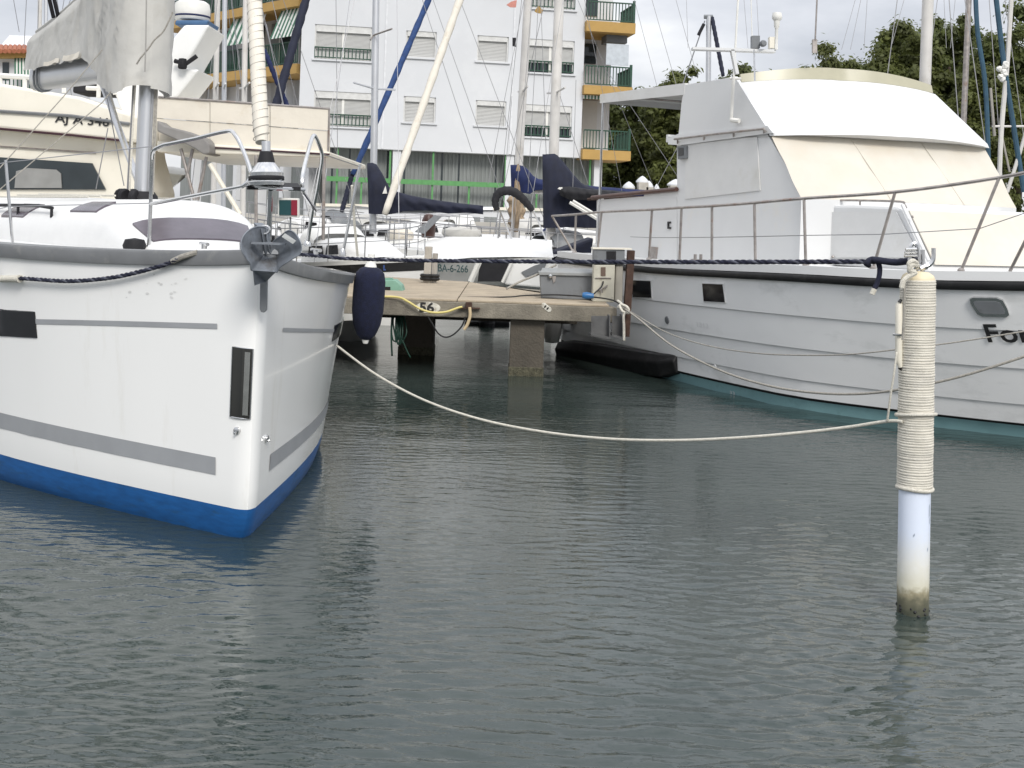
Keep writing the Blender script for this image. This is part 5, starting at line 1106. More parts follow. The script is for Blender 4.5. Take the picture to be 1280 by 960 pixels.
nr = navy_line([at(372, 318, 8.05), at(400, 320, 8.3), at(432, 323, 8.35), at(520, 325.5, 8.0), at(690, 327, 7.4), at(880, 327.5, 6.8), at(1082, 327, 6.2), at(1118, 326.5, 6.05), at(1145, 324.5, 5.95)], .0135, 'navy rope stretched level from the yacht bow to the shackle on the wrapped pile')
MB().tube(pxpath([(1083, 330, 6.16), (1088, 325, 6.12), (1096, 325, 6.08), (1120, 328, 6.03), (1142, 325, 5.95)], 5), .017, 8).build('doubled_end', ROPEN, nr, smooth='all')
MB().tube(pxpath([(1086, 332, 6.13), (1084, 329, 6.1), (1090, 324, 6.1), (1096, 325.5, 6.1), (1099.5, 334, 6.1), (1099, 345, 6.1), (1096, 355, 6.1), (1092.5, 362, 6.1)], 6), .0135, 8).build('rope_tail', ROPEN, nr, smooth='all')
MB().tube([at(1093, 361, 6.1), at(1090, 368, 6.1)], .014, 8).build('whipped_end', ROPEW, nr, smooth=True)
# ropes of the trawler
rope('mooring_line', pxpath([(778, 384, 14.1), (800, 400, 13.6), (840, 432, 12.9), (900, 463, 12.0), (960, 482, 11.3), (1020, 491, 10.8), (1080, 492, 10.4), (1140, 484, 10.0), (1210, 468, 9.7), (1300, 439, 9.4)], 6), .011, ROPEG, 'thicker rope drooping from the pier end along the trawler hull past the pile', 'rope')
rope('mooring_line', pxpath([(786, 388, 14.0), (830, 414, 13.2), (880, 431, 12.4), (940, 441, 11.6), (1000, 444, 10.9), (1060, 443, 10.4), (1120, 437, 10.0), (1200, 427, 9.7), (1300, 411, 9.4)], 6), .006, ROPEG, 'thinner cord drooping above the thicker rope along the trawler hull', 'rope')
kn = MB(); kn.tube(pxpath([(772, 376, 14.2), (777, 380, 14.1), (773, 384, 14.08), (781, 386, 14.05), (786, 391, 14.02), (778, 389, 14.0), (775, 381, 14.05), (783, 383, 14.0), (786, 389, 14.0), (780, 393, 14.0), (780, 410, 14.0), (780, 426, 14.0)], 5), .016, 7)
tag(kn.build('knotted_rope', ROPEW, smooth='all'), 'knotted cream rope end hanging off the pier corner by the rusty beam', 'rope')

# ================================================================== CREAM MOTOR YACHT behind the left yacht
M0 = 15.5
my = thing('motor_yacht', 'large cream motor yacht with raked arch and canvas weather cloths behind the white sailing yacht', 'motor yacht', (at(60, 300, M0+2).x, M0+2, 0))
def plate(pts, D0, thick, name, m, parent, bevel=0, tilt=0):
    b = MB(); b.prism([at(x, y, D0) for x, y in pts], (0, thick, 0)); return b.build(name, m, parent, bevel=bevel)
b = MB(); xl_, xr_ = at(-260, 280, M0).x, at(230, 280, M0).x
b.grid([[Vector((x, M0-.35*(1-k), z)) for x in np.linspace(xl_, xr_, 6)] for k, z in ((1, -.3), (.9, .3), (.4, 1.0), (0, 1.45), (0.1, 1.5))]); b.grid([[Vector((x, y, 1.5)) for x in np.linspace(xl_, xr_, 6)] for y in (M0-.3, M0+4)]); b.prism([Vector((xr_, M0, -.3)), Vector((xr_+.5, M0+1.9, -.3)), Vector((xr_, M0+3.8, -.3))], (0, 0, 1.75)); b.build('hull', CREAM, my, smooth=True)
plate([(-200, 150), (0, 161), (150, 176), (178, 180), (180, 195), (192, 240), (192, 330), (-200, 330)], M0+.1, 1.0, 'saloon', CREAM, my, .03)
plate([(-200, 195), (0, 196.5), (115, 204), (132, 237), (-200, 237)], M0+.07, .05, 'side_window', GLASS, my)
plate([(20, 214), (34, 210), (70, 212), (76, 217), (77, 235), (18, 235)], M0+.045, .02, 'painted_window_reflection', mat('painted grey reflection', (.25, .25, .24), .5), my)  # grey plate painted as a reflection over the dark side window
plate([(-200, 92), (0, 104), (40, 111), (100, 121), (160, 141), (196, 150), (196, 181), (150, 176), (0, 161), (-200, 148)], M0-.12, 3.9, 'flybridge', CREAM, my, .04)
b = MB(); b.tube([at(-200, 128, M0-.14), at(0, 139, M0-.14), at(90, 145, M0-.14), at(162, 155, M0-.14)], .022, 6); b.build('rubbing_moulding', GREYRAIL, my)
b = MB(); b.tube([at(-200, 146, M0-.13), at(0, 161, M0-.13), at(90, 169, M0-.13), at(150, 175.5, M0-.13)], .016, 6); b.build('maroon_stripe', MAROON, my)
b = MB(); b.tube([at(-200, 169, M0+.08), at(0, 183, M0+.08), at(120, 191, M0+.08)], .012, 6); b.build('trim_line', OLDSTEEL, my)
la, lb, lc = at(68, 156, M0-.135), at(136, 161.5, M0-.135), at(69, 142, M0-.135)
lettering('AJ A 346', lambda x, y: la + (lb-la)*x + (lc-la)*y, 'registration', INK, my, .018)
plate([(262, 31), (230, 31), (206, 60), (142, 114), (152, 140), (168, 150), (196, 131), (222, 122), (249, 87), (236, 86), (231, 84)], M0+.3, .9, 'radar_arch', GEL, my, .03)
plate([(261, 25), (219, 25), (218, 31), (258, 31)], M0+.5, .6, 'arch_top', mat('slate blue band', (.05, .12, .24), .5), my, .02)
b = MB(); b.lathe([(0, 0), (.215, .0), (.235, .03), (.24, .16), (.225, .23), (.18, .26), (0, .27)], at(240, 26, M0+.8), n=28); b.build('radar_dome', WPLASTIC, my, smooth=True)
b = MB(); b.lathe([(.236, .04), (.245, .045), (.245, .06), (.236, .065)], at(240, 26, M0+.8), n=28); b.tube([at(246, 8, M0+1.5), at(248, -30, M0+1.5)], .012, 5); b.tube([at(226, 8, M0+1), at(226, -40, M0+1)], .01, 5); b.build('dome_band', BLUEC, my, smooth=True)
b = MB(); b.lathe([(0, .12), (.05, .11), (.06, 0), (.05, -.02)], at(228, 84, M0+.2), n=10); b.tube([at(218, 76, M0+.2), at(232, 80, M0+.2), at(246, 70, M0+.2)], .03, 6); b.build('search_light', BLACKC, my, smooth=True)
# boom-like aft deck with canvas weather cloths: separate panels with a seam
for i, (xa, xb) in enumerate(((186, 262), (263, 337), (338, 412))):
    f_ = lambda x, y0, y1: y0 + (y1-y0)*(x-200)/(412-200)
    plate([(xa, f_(xa, 122, 136.5)), (xb, f_(xb, 122, 136.5)), (xb, f_(xb, 147.5, 163)), (xa, f_(xa, 147.5, 163))], M0-.05-.006*i, .03, 'weather_cloth', CANVASC, my)
    plate([(xa, f_(xa, 148.3, 163.7)), (xb, f_(xb, 148.3, 163.7)), (xb, f_(xb, 178, 193)), (xa, f_(xa, 178, 192))], M0-.035-.006*i, .03, 'weather_cloth', CANVASC, my)
b = MB(); b.tube([at(198, 121, M0-.06), at(412, 136, M0-.06)], .014, 6); b.tube([at(411.5, 136, M0-.06), at(410, 196, M0-.06)], .014, 6); b.build('cloth_rail', OLDSTEEL, my)
plate([(196, 176), (412, 189.5), (412, 197), (196, 190)], M0-.1, 3.8, 'deck_edge', CREAM, my, .02)
b = MB(); b.tube([at(250, 183.5, M0-.115), at(412, 193, M0-.115)], .012, 6); b.build('maroon_stripe', MAROON, my)
plate([(196, 150), (205, 157), (230, 163), (255, 172), (262, 181), (262, 192), (254, 193), (244, 186), (228, 178), (196, 164)], M0-.4, .6, 'bimini_edge', mat('grey bimini cloth', (.24, .23, .22), .8), my, .02)
for (x0, x1, y0, y1) in ((226, 243, 186, 250), (241, 233, 186, 222), (258, 247, 196, 250), (262, 300, 205, 268), (405, 404, 196, 300), (320, 320, 194, 300)):
    MB().tube([at(x0, y0, M0-.2), at(x1, y1, M0-.2)], .022 if x0 not in (262,) else .03, 8).build('awning_strut', OLDSTEEL if x0 != 262 else CREAM, my, smooth=True)
b = MB(); b.tube([at(-60, 91, M0), at(40, 97, M0)], .035, 6); 
for x in (-30, 0, 31): b.tube([at(x, 94, M0), at(x, 110, M0)], .03, 6)
b.build('fly_rail', WPLASTIC, my)
plate([(92, 98), (130, 98), (138, 118), (90, 116)], M0+1.4, .6, 'helm_console', BLACKC, my, .03)
for (xa, ya, xb, yb) in ((108, 110, 128, 111), (124, 97, 123, 122), (80, 108, 80, 116), (140, 96, 144, 118)): MB().tube([at(xa, ya, M0+.2), at(xb, yb, M0+.2)], .03, 6).build('fly_seat_frame', WPLASTIC, my)
# clutter seen under the aft deck: tender and bench
td = thing('dinghy', 'pale inflatable dinghy hull seen under the aft deck of the cream motor yacht', 'dinghy', at(215, 245, 19))
b = MB(); b.grid([[at(x, y, 19+dy) for x, y in r] for r, dy in (([(200, 208), (215, 208), (232, 211), (236, 216), (232, 219)], .3), ([(198, 217), (214, 217), (228, 219), (234, 218), (232, 221)], 0), ([(199, 232), (206, 234), (214, 236), (222, 230), (230, 222)], .3), ([(200, 246), (203, 245), (206, 243), (214, 236), (228, 224)], .9))]); b.build('hull', GEL, td, smooth=True)

# ================================================================== FAR BOATS
def far_sailboat(name, label, cat, bow, stern, beam, free, hullm=GEL, cabin=True, mast=None, cover=None, rail=True, group=None, stripe=None):
    """bow, stern: points on the water; mast: ((px,py),(px,py),D,width_px)"""
    bw, st = Vector((bow[0], bow[1], 0)), Vector((stern[0], stern[1], 0)); L_ = (bw-st).length; ax = (bw-st)/L_; ay = Vector((-ax.y, ax.x, 0))
    t = thing(name, label, cat, st.lerp(bw, .5), group)
    def hp(u, v, sd):     # u 0 stern..1 bow
        w_ = beam/2*(1-max(0, (u-.35)/.65)**2.2)*(.86+.14*min(1, u/.35)); fl_ = .72+.28*v
        zz = free*(1+.22*u*u)*v; return st + ax*(L_*u + .35*v*max(0, u-.8)*5*.3) + ay*(sd*w_*fl_) + Vector((0, 0, zz - (.25 if v == 0 else 0)))
    us_ = np.linspace(0, 1, 15); b = MB()
    for sd in (-1, 1): b.grid([[hp(u, v, sd) for u in us_] for v in (0, .25, .5, .75, 1)])
    b.grid([[hp(0, v, -1) for v in (0, .5, 1)], [hp(0, v, 1) for v in (0, .5, 1)]]); b.build('hull', hullm, t, smooth=True)
    b = MB(); b.grid([[hp(u, 1, -1).lerp(hp(u, 1, 1), k/6)+Vector((0, 0, -.02+.05*math.sin(math.pi*k/6))) for k in range(7)] for u in us_]); b.build('deck', DECKW, t, smooth=True)
    if stripe:
        for sd in (-1, 1):
            b = MB(); o_ = ay*sd*.012; b.grid([[hp(u, v, sd)+o_ for u in us_] for v in (.80, .93)]); b.build('sheer_stripe', stripe, t)
    if cabin:
        rows = []
        for u in np.linspace(.28, .78, 9):
            h = .42*min(1, (.80-u)/.22)*(1 if u > .3 else .95); w_ = beam*.30*(1-max(0, (u-.5)/.6)**1.5)
            rows.append([st + ax*L_*u + ay*(w_*math.copysign(abs(math.sin(a))**.6, math.sin(a))) + Vector((0, 0, free*(1+.22*u*u)+h*max(0, math.cos(a))**.5)) for a in np.linspace(-math.pi/2, math.pi/2, 13)])
        b = MB(); b.grid(rows); b.f.append(list(range(13))); b.m.append(0); cb = b.build('cabin', DECKW, t, smooth=True)
        for sd in (-1, 1):
            for (ua, ub) in ((.34, .46), (.48, .58)):
                w_ = beam*.30+.004; P_ = [st+ax*L_*u+ay*(sd*w_)+Vector((0, 0, free*(1+.22*u*u)+z)) for u, z in ((ua, .12), (ub, .12), (ub-.01, .28), (ua+.01, .28))]
                b = MB(); b.prism(P_, ay*sd*.02); b.build('window', BLACKG, cb)
    if cabin:
        rows = []
        for u, h in ((.25, .15), (.27, .45), (.33, .48), (.38, .30)):
            w_ = beam*.31; rows.append([st + ax*L_*u + ay*(w_*math.copysign(abs(math.sin(a))**.6, math.sin(a))) + Vector((0, 0, free*(1+.22*u*u)+.2+h*max(0, math.cos(a))**.5)) for a in np.linspace(-math.pi/2, math.pi/2, 11)])
        MB().grid(rows).build('sprayhood', random.choice([CANVASG, WPLASTIC, CANVASW, GREYBOX, CANVASG]), t, smooth=True)
    if rail:
        for u in (.03, .2, .4, .6, .78, .93):
            for sd in (-1, 1):
                p = hp(u, 1, sd)+Vector((0, 0, -.01)); MB().tube([p, p+Vector((0, 0, .58))], .012, 5).build('stanchion', STEEL, t)
        for z_ in (.3, .58):
            pth = [hp(u, 1, -1)+Vector((0, 0, z_)) for u in (.03, .2, .4, .6, .78, .93, 1.0)] + [hp(u, 1, 1)+Vector((0, 0, z_)) for u in (.93, .78, .6, .4, .2, .03)]
            MB().tube(pth, .007 if z_ < .5 else .009, 5).build('guard_wire', WIRE, t)
    if mast:
        (mb_, mtp, D_, wpx, mm) = mast; p0, p1 = at(*mb_, D_), at(*mtp, D_); r = wpx*D_/1500/2; top = p0 + (p1-p0)*1.5
        MB().tube([p0, p1, top], [r, r*.97, r*.8], 12).build('mast', mm, t, smooth=True)
        for f_ in (.62, 1.15):
            c = p0+(p1-p0)*f_; MB().tube([c - ay*.65+Vector((0, 0, .05)), c, c+ay*.65+Vector((0, 0, .05))], .022, 6).build('spreader', mm, t)
        hd = p0+(p1-p0)*1.45
        for sd in (-1, 1):
            sp = p0+(p1-p0)*1.15+ay*sd*.65; MB().tube([hp(.52, 1, sd), sp, hd], .008, 4).build('shroud', WIRE, t)
        MB().tube([hp(0.01, 1, 0), hd], .007, 4).build('backstay', WIRE, t)
    return t, hp
def wxy(px, py): a, c = ray(px, py); D = (0-EYE)/c; return (a*D, D)
def pxy(px, D): p = at(px, 270, D); return (p.x, D)
def draped(name, poly_top, poly_bot, D0, halfw, m, parent, folds=.02):
    """a canvas cover hung over a boom: top and bottom lines in the photo, a distance, a half width"""
    n = 26; rows = []
    def lin(poly, f):
        L_ = [0]
        for i in range(len(poly)-1): L_.append(L_[-1]+math.hypot(poly[i+1][0]-poly[i][0], poly[i+1][1]-poly[i][1]))
        t = f*L_[-1]
        for i in range(len(poly)-1):
            if t <= L_[i+1] or i == len(poly)-2: k = (t-L_[i])/max(1e-6, L_[i+1]-L_[i]); return (poly[i][0]+(poly[i+1][0]-poly[i][0])*k, poly[i][1]+(poly[i+1][1]-poly[i][1])*k)
    for i in range(n+1):
        f = i/n; tp2, bt = at(*lin(poly_top, f), D0), at(*lin(poly_bot, f), D0); row = []
        for k in range(17):
            a = (k-8)/8; z = abs(a)**1.3; p = tp2.lerp(bt, z); w_ = halfw*(1 if i not in (0, n) else .25)*(.15+.85*min(1, abs(a)*2.2)**.7*(1-.35*max(0, abs(a)-.6)/.4)) * math.copysign(1, a) if k != 8 else 0
            row.append(p + Vector((0, w_+folds*math.sin(i*1.9+k*.7)+folds*.6*math.sin(i*3.7-k*1.3), 0)))
        rows.append(row)
    b = MB(); b.grid(rows); b.grid([rows[0][:9], rows[0][:7:-1]]); b.grid([rows[-1][:9], rows[-1][:7:-1]]); return b.build(name, m, parent, smooth='all')
def stay(parent, a, c, r, m, wrap=True, name='furled_sail'):
    pts = [a.lerp(c, i/30) for i in range(31)]; rr = [r*(.75+.25*min(1, i/3))*(1+.10*math.sin(i*2.1)) for i in range(31)]
    o = MB().tube(pts, rr, 10).build(name, m, parent, smooth='all'); return o
# sloop with navy boom cover, moored across the pier
sA_, hA = far_sailboat('sailboat', 'white sloop with black sheer stripe and navy boom cover lying just beyond the pier', 'sailboat', pxy(528, 20.4), pxy(372, 22.0), 2.4, .98, stripe=BLACKR, mast=((466, 292), (470, 0), 24.5, 9, ALU))
draped('boom_cover', [(459, 204), (469, 203), (478, 217), (488, 237), (512, 244), (545, 250), (575, 254), (604, 257)], [(461, 267), (471, 268), (487, 268), (505, 264), (535, 263), (560, 267), (585, 266), (604, 268)], 24.3, .16, NAVY, sA_)
MB().tube([at(468, 264, 24.5), at(616, 262, 24.5)], .06, 8).build('boom', ALU, sA_, smooth=True)
b = MB(); b.tube([at(463, 50, 24.3), at(467, 44, 24.4), at(490, 36, 24)], .02, 5); b.build('mast_bracket', OLDSTEEL, sA_)
b = MB(); b.add([at(482, 232, 24.1), at(478, 242, 24.1), at(484, 242, 24.1)], [(0, 1, 2)]); b.build('maker_badge', WPLASTIC, sA_)
pa, pb, pc = at(479, 338, 19.6), at(502, 339, 19.5), at(479, 331.5, 19.6)
MB().prism([pa, pa+(pb-pa)*.14, pa+(pb-pa)*.14+(pc-pa)*.25, pa+(pb-pa)*.08+(pc-pa)*.3, pa+(pb-pa)*.08+(pc-pa), pa+(pc-pa)], (0, .01, 0)).build('bow_emblem', INKB, sA_)
MB().prism([at(518, 290, 22), at(530, 306-14, 22), at(552, 270, 22), at(543, 269, 22)], (0, .25, .0)).build('solar_panel', GREYBOX, sA_)
# small motor boat with the number
sB_ = thing('motor_boat', 'small white motor boat numbered BA-6-266 with a black windscreen cover beyond the pier', 'motor boat', (at(600, 345, 20).x, 21, 0))
D = 19.6
b = MB(); b.grid([[at(x, y, D+dy) for x, y in r] for r, dy in (([(543, 326), (600, 324), (690, 322)], 0), ([(545, 348), (600, 352), (690, 362)], .25), ([(550, 395), (600, 400), (690, 405)], .7))]); b.grid([[at(543, 326, D), at(600, 324, D), at(690, 322, D)], [at(520, 318, D+2.2), at(600, 312, D+2.2), at(720, 312, D+2.2)]]); b.grid([[at(543, 326, D), at(545, 348, D+.25), at(550, 395, D+.7)], [at(520, 318, D+2.2), at(521, 345, D+2.2), at(530, 392, D+2.2)]]); b.build('hull', GEL, sB_, smooth=True)
na, nb, nc = at(547.5, 339.5, D-.03+.13), at(585, 341, D-.03+.13), at(547.5, 330, D-.03)
lettering('BA-6-266', lambda x, y: na+(nb-na)*x+(nc-na)*y, 'registration', INKT, sB_, .012)
b = MB(); b.grid([[at(x, y, D+dy) for x, y in r] for r, dy in (([(520, 303), (560, 296), (620, 296), (690, 300)], 2.6), ([(535, 318), (575, 310), (625, 308), (690, 310)], 1.2), ([(545, 326), (590, 322), (640, 321), (692, 322)], -.05))]); b.build('deck_cover', CANVASW, sB_, smooth=True)
plate([(600, 326), (640, 325), (629, 352), (597, 352)], D-.25, .03, 'windscreen_cover', BLACKC, sB_); 
MB().tube([at(600, 325, D-.27), at(588, 352, D-.27)], .05, 6).build('screen_frame', WPLASTIC, sB_); MB().tube([at(641, 325, D-.27), at(628, 353, D-.27)], .03, 6).build('screen_frame', WPLASTIC, sB_)
b = MB(); b.prism([at(642, 326, D-.2), at(700, 326, D-.2), at(700, 362, D-.2), at(630, 356, D-.2)], (0, .4, 0)); b.build('console', GEL, sB_, bevel=.03)
b = MB(); b.prism([at(652, 340, D-.23), at(668, 332, D-.23), at(684, 327, D-.23), at(680, 337, D-.23), at(658, 346, D-.23)], (0, .05, 0)); b.build('seat_pad', GREYBOX, sB_)
# folded bimini on a steel frame
bi = thing('folded_bimini', 'black folded bimini bent in an arch on a thin steel frame above the white boats', 'bimini', at(645, 325, 22))
b = MB(); P_ = pxpath([(621.5, 263, 22), (619, 253, 22), (622, 243, 22), (631, 238.5, 22), (642, 240, 22), (652, 247, 22), (660, 256, 22), (666, 263.5, 22)], 5); b.tube(P_, [.05+.035*math.sin(math.pi*i/(len(P_)-1))+.006*math.sin(i*2.2) for i in range(len(P_))], 10); b.build('canvas', BLACKC, bi, smooth='all')
b = MB(); 
for (x0, y0, x1, y1) in ((626, 264, 620, 326), (625, 264, 650, 324), (666, 262, 688, 312), (664, 264, 663, 324), (633, 290, 632, 326)): b.tube([at(x0, y0, 22), at(x1, y1, 22)], .016, 6)
b.build('frame', STEEL, bi)
# two sailing boats with blue and navy covers
sC_, hC = far_sailboat('sailboat', 'white sailboat with royal blue boom cover and blue furled headsail, second row of moorings', 'sailboat', pxy(405, 28.5), pxy(860, 30), 3.0, 1.0, mast=((643, 300), (660, 0), 28.5, 11, ALUW))
draped('boom_cover', [(638, 206), (648, 206), (657, 208), (669, 223), (690, 226), (745, 233), (800, 237), (850, 240)], [(639, 238), (650, 240), (662, 243), (670, 237), (690, 238), (745, 244), (800, 246), (848, 249)], 28.3, .18, BLUEC, sC_)
MB().tube([at(640, 238, 28.5), at(856, 247, 28.5)], .06, 8).build('boom', ALUW, sC_, smooth=True)
stay(sC_, at(427, 265, 26), at(441, 215, 26.3), .055, NAVY); stay(sC_, at(441, 218, 26.2), at(566, -70, 28), .068, BLUEROPE)
MB().lathe([(.0, 0), (.05, 0), (.09, .5), (.07, 1.4), (.02, 1.6)], at(645, 290, 28.2), n=10).build('loose_tarpaulin', BARKP, sC_, smooth='all')
b = MB(); b.prism([at(640.5, 47, 28.2), at(645, 47, 28.2), at(645, 58, 28.2), at(640.5, 57, 28.2)], (0, .1, 0)); b.build('deck_light', BLACKC, sC_)
sD_, hD = far_sailboat('sailboat', 'white sailboat with tall navy mast cover and cream furled headsail behind the grey locker', 'sailboat', pxy(470, 25), pxy(800, 26.5), 3.0, 1.0, mast=((688, 305), (699, 0), 25.5, 13, ALUW))
draped('mast_cover', [(678, 193), (695, 192), (705, 203), (716, 217), (728, 230), (745, 236), (790, 240)], [(679, 285), (690, 285), (705, 284), (716, 284), (730, 285), (745, 285), (790, 284)], 25.3, .2, NAVY, sD_)
draped('boom_cover', [(698, 234), (712, 233), (740, 237), (790, 240)], [(700, 244), (712, 250), (740, 250), (790, 252)], 24.9, .14, BLACKC, sD_)
b = MB(); b.tube([at(712, 253, 24.7), at(760, 282, 24.7)], .035, 6); b.tube([at(716, 251, 24.7), at(764, 280, 24.7)], .03, 6); b.build('sprayhood_poles', WPLASTIC, sD_)
stay(sD_, at(481, 268, 23.5), at(592, -50, 25), .078, SAILC)
pts = [at(697, 236, 24.8), at(699, 234, 24.8), at(703, 234, 24.8), at(703, 238, 24.8)]; b = MB(); b.prism(pts, (0, .01, 0)); b.build('white_badge', WPLASTIC, sD_)
# stern panel of a white boat under the railing with its dark spray cover
sc = thing('spray_cover', 'navy spray cover sloping up behind the grey locker', 'cover', at(710, 325, 20.5))
b = MB(); b.prism([at(668, 325, 20.5), at(690, 316, 20.5), at(742, 297, 20.5), at(737, 331, 20.5), at(690, 333, 20.5)], (0, 1.2, 0)); b.build('cover', NAVY, sc, bevel=.04)
# boats whose masts crowd the left and right
for i, (lab, bowx, stx, D_, m_, mm) in enumerate((
    ('sailboat moored behind the canvas weather cloths, leftmost of three pale masts', 150, 330, 26, ((266, 290), (272, 0), 26, 7, ALUW), None),
    ('sailboat moored behind the canvas weather cloths, middle of three pale masts', 230, 420, 29, ((279, 290), (281, 0), 29, 6, ALU), None),
    ('sailboat with navy furled sail crossing in front of the striped awnings', 300, 470, 24, ((303, 290), (307, 0), 24, 7, ALUW), 'navy'))):
    t, h_ = far_sailboat('sailboat', lab, 'sailboat', pxy(bowx, D_), pxy(stx, D_+1), 2.6, .95, mast=m_, rail=(i == 2))
    if mm: stay(t, at(340, 150, 23.5), at(388, -20, 24.5), .085, NAVY); stay(t, at(330, 62, 24), at(362, 140, 24), .05, BLUEC)
MB().tube([at(252, 0, 25.8), at(226, 46, 26), at(232, 40, 25.8)], .02, 5)
t, h_ = far_sailboat('sailboat', 'sailboat far left whose twin pale mast stands behind the grey sail cover', 'sailboat', pxy(-40, 27), pxy(120, 28), 2.6, .95, mast=((46, 290), (50, 0), 27, 5.5, ALUW), rail=False)
MB().tube([at(56, 290, 27.4), at(58, -100, 27.4)], .05, 8).build('mast', ALU, t)
for i, (lab, px0, px1, D_, wpx, mm) in enumerate((
    ('sailboat hidden by the trawler, its thick white mast rising behind the visor', 1150, 1160, 24, 14, ALUW),
    ('sailboat hidden by the trawler, its thin weathered mast right of the thick white one', 1199, 1211, 30, 7, OLDSTEEL),
    ('sailboat behind the trawler whose mast head and crosstree show over the awning', 884, 886, 34, 6.5, ALU))):
    t, h_ = far_sailboat('sailboat', lab, 'sailboat', pxy(px0-110, D_), pxy(px0+130, D_+1), 2.8, 1.0, mast=None, rail=False)
    p0 = at(px0, 280, D_); p1 = at(px1, 0 if i < 2 else 20, D_); top = p0+(p1-p0)*(1.6 if i < 2 else 1); r = wpx*D_/3000
    MB().tube([p0, p1, top] if i < 2 else [p0, p1], r, 12).build('mast', mm, t, smooth=True)
    if i == 2:
        MB().tube([at(880, 21, D_), at(891, 21, D_)], .06, 6).build('mast_head', GREYBOX, t)
        stay(t, at(904, 95, D_-.5), at(890, 22, D_), .06, NAVY); MB().tube([at(852, 110, D_), at(881, 26, D_)], .018, 5).build('shroud', WIRE, t); MB().tube([at(873, 44, D_), at(880, 30, D_)], .05, 5).build('flag_roll', BLACKC, t)
    else:
        for dx in (-60, 55, 90): MB().tube([at(px0+dx, 240, D_), at(px1+dx*.2, -200, D_)], .010, 4).build('shroud', WIRE, t)
t, h_ = far_sailboat('sailboat', 'sailboat at the right edge with teal blue furled strips and a pale raked mast', 'sailboat', pxy(1205, 22), pxy(1420, 23), 2.8, 1.35, mast=None, rail=False)
for pts, r, m_, n in (([(1219, -20), (1222, 40), (1232, 110), (1236, 215)], .045, TEALSTRIP, 'furled_sail'), ([(1243, -20), (1255, 80), (1268, 165), (1280, 240)], .05, TEALSTRIP, 'furled_sail'), ([(1264, 0), (1259, 80), (1252, 160), (1249, 225)], .045, ALUW, 'mast'), ([(1290, 140), (1275, 190), (1259, 240)], .035, ALUW, 'stay_pole'), ([(1240, 158), (1300, 158)], .02, ALUW, 'crosstree'), ([(1238, 110), (1243, 170)], .03, WOODG, 'stay_pole'), ([(1252, 168), (1262, 215)], .02, WOODG, 'shroud')):
    MB().tube(smoothpath([at(x, y, 22) for x, y in pts], 5), r, 8).build(n, m_, t, smooth=True)
b = MB(); 
for k in range(7): b.lathe([(0, -.06), (.05, -.03), (.06, .02), (0, .07)], at(1254+rng.uniform(-5, 5), 80+k*3.2, 21.9), (rng.normal(), rng.normal(), 1), 7)
b.build('rag_bundle', WPLASTIC, t)
for i, (lab, xa, xb, D_, fr, cab) in enumerate((
    ('low white cruiser under the navy boom cover, its deck rails against the terrace wall', 430, 640, 33, 1.25, True),
    ('white boat deck spreading left of the folded bimini, far row', 590, 400, 30, 1.15, True),
    ('white cruiser low behind the folded bimini frame and palm trunk', 800, 600, 32, 1.2, True),
    ('white boat between the yacht pulpit and the blue furled sail', 300, 470, 31, 1.25, True),
    ('white cabin boat behind the trawler rail and navy spray cover', 690, 860, 29, 1.2, True))):
    far_sailboat('cabin_boat', lab, 'boat', pxy(xa, D_), pxy(xb, D_+1.2), 2.9, fr, cabin=cab, stripe=(NAVY if i % 2 else None))
# single wires of the rigging against the sky
RIG = [((5, 0), (5, 0)),]
wires = [(815, 0, 855, 140, 33), (793, 0, 827, 130, 34), (845, 0, 870, 90, 36), (1069, 0, 1052, 62, 36), (1076, 0, 1063, 62, 36), (1084, 0, 1080, 62, 37), (1130, 0, 1115, 55, 36), (1180, 0, 1183, 60, 38), (1194, 0, 1188, 60, 38), (420, 0, 422, 200, 26), (545, 10, 640, 280, 27), (575, 0, 690, 300, 26), (528, 0, 590, 190, 26), (655, 0, 610, 230, 27), (672, 20, 660, 240, 27), (676, 0, 684, 230, 26), (700, 120, 735, 230, 25), (720, 100, 716, 235, 25), (640, 120, 633, 200, 27), (17, 0, 24, 40, 28), (33, 0, 30, 60, 29), (80, 0, 78, 12, 30), (88, 0, 84, 10, 30), (345, 20, 412, 300, 24), (333, 30, 372, 220, 23.5), (930, 0, 935, 60, 40), (946, 0, 949, 55, 40), (858, 0, 860, 60, 40), (760, 90, 860, 240, 30), (880, 120, 820, 235, 32)]
wg = thing('rigging_wires', 'thin stays and halyards of the moored boats crossing the sky between the masts', 'rigging', at(700, 260, 27))
for (x0, y0, x1, y1, D_) in wires:
    a, c = at(x0, y0, D_), at(x1, y1, D_); a2 = a + (a-c)*(.6 if y0 < 30 else 0); MB().tube([a2, c], .0085, 4).build('stay_wire', WIRE, wg)
# far flags
for (pts, m_, lab) in (([(633, 6), (639, 2), (646, 0), (645, 9), (638, 9)], PINKC, 'small faded pink pennant flying left of the mast with the royal blue cover'), ([(668, 14), (673, 7), (679, 13), (677, 17), (671, 16)], OCHRE, 'small orange pennant flying between the two middle masts')):
    tag(plate(pts, 27.5, .03, 'pennant', m_, None), lab, 'flag', 'pennants in the rigging')
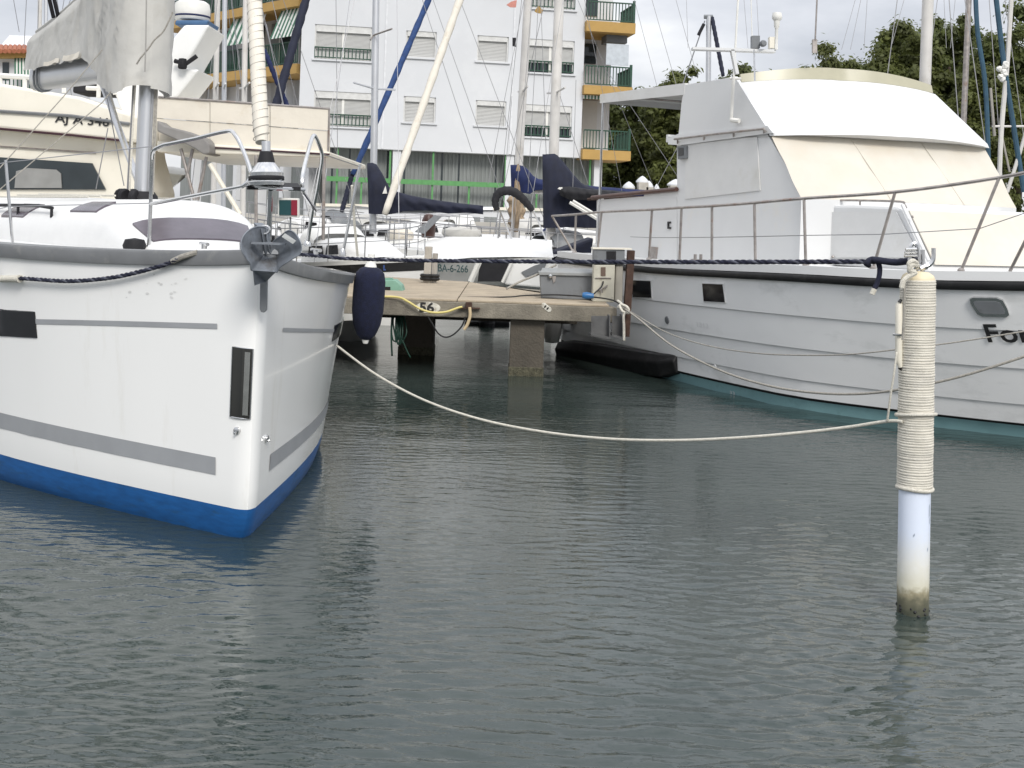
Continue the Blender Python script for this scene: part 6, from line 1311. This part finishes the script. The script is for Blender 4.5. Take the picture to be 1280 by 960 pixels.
# clutter on the quay edge behind the boats: dark blue hull, outboard, driftwood breakwater, dead palm trunk
tag(MB().prism([at(600, 288, 42), at(760, 294, 42), at(760, 304, 42), at(580, 300, 42), at(584, 290, 42)], (0, .8, 0)).build('stone_heap', STONEW, bevel=.05), 'low pale stone edge of the quay behind the white boats', 'stone edge')
b = MB(); pth = smoothpath([at(648, 300, 40), at(646, 275, 40), at(645, 245, 40)], 8); b.tube(pth, [.28+.05*math.sin(i*1.9) for i in range(len(pth))], 10); tag(b.build('palm_trunk', BARKP, smooth='all'), 'shaggy brown palm trunk standing under the folded bimini arch', 'palm trunk')
tag(plate([(572, 268), (581, 268), (580, 284), (573, 284)], 42.5, .5, 'wooden_post', VARN, None), 'short varnished wooden post in front of the terrace wall', 'post')
for (x0, x1, y0, y1, lab, m_) in ((655, 680, 288, 300, 'faded pink cloth heap on the quay right of the palm trunk', PINKC), (546, 566, 274, 290, 'faded pink cloth draped over the far boat deck below the navy boom cover', PINKC)):
    b = MB(); rows = [[at(x0+(x1-x0)*i/10, y1-(y1-y0)*math.sin(math.pi*i/10)**.6*(.75+.3*math.sin(i*2.3+k))*math.sin(math.pi*(k+.5)/6), 41.5-(k-3)*.15) for i in range(11)] for k in range(6)]
    b.grid(rows); tag(b.build('cloth_heap', m_, smooth='all'), lab, 'cloth')
for (px, py, D_, w_, h_, m_, nm, lab, cat) in (
    (437, 296, 24.5, .5, .35, GREYBOX, 'outboard', 'dark outboard head beside the blue furled sail foot', 'outboard'),
    (577, 318-22, 27, .9, .22, CANVASG, 'rolled_cover', 'rolled grey cover lying on the far white deck left of the bimini', 'cover'),
    (535, 297, 25, .3, .5, VARN, 'deck_locker', 'small brown deck locker under the grey solar panel', 'locker'),
    (500, 300, 26, .6, .25, CANVASC, 'cushion', 'pale cushion on the far deck below the navy boom cover', 'cushion'),
    (690, 300, 27, .5, .3, BLUEC, 'bundle', 'small blue bundle on the deck beside the navy mast cover foot', 'bundle')):
    c_ = at(px, py, D_); b = MB(); rows = [[c_ + Vector((w_/2*math.cos(a)*r_, .2*math.sin(a)*r_, z_*h_)) for a in np.linspace(0, 2*math.pi, 15)[:-1]] for r_, z_ in ((.9, 0), (1, .3), (.95, .7), (.6, .95), (.05, 1))]
    b.grid(rows, cu=True); tag(b.build(nm, m_, smooth=True), lab, cat)
hb = thing('dark_motor_boat', 'dark blue boat with a black outboard seen in the shade under the pier', 'motor boat', at(610, 410, 23))
b = MB(); b.prism([at(505, 393, 23.5), at(620, 396, 23.5), at(615, 405, 23.5), at(512, 402, 23.5)], (0, 1.6, 0)); b.build('hull', BOXCAN, hb, bevel=.05)
b = MB(); b.prism([at(580, 402, 21), at(637, 402, 21), at(637, 432, 21), at(584, 432, 21)], (0, .5, 0)); b.lathe([(0, 0), (.12, .02), (.15, .2), (.1, .35), (0, .4)], at(608, 418, 20.9), n=12); b.build('outboard', BLACKC, hb, bevel=.04)
wfd = at(690, 425, 17.5); tag(MB().lathe([(0, -.05), (.1, -.03), (.135, .1), (.135, .3), (.1, .42), (0, .45)], wfd, n=20).build('fender', WPLASTIC, smooth=True), 'stubby white fender hanging between the square pier pile and the trawler', 'fender')
sb_ = thing('rowing_boat', 'small white boat end showing below the navy fender left of the pier piles', 'rowing boat', at(452, 430, 17.6))
b = MB(); b.grid([[at(x, y, D_) for x, y, D_ in r] for r in ([(415, 402, 17.4), (445, 400, 17.2), (472, 398, 17.6), (476, 398, 18.6)], [(415, 420, 17.6), (440, 421, 17.4), (466, 420, 17.8), (472, 415, 18.6)], [(415, 434, 17.9), (436, 434, 17.8), (452, 434, 18.1), (460, 430, 18.7)])]); b.build('hull', GEL, sb_, smooth=True)
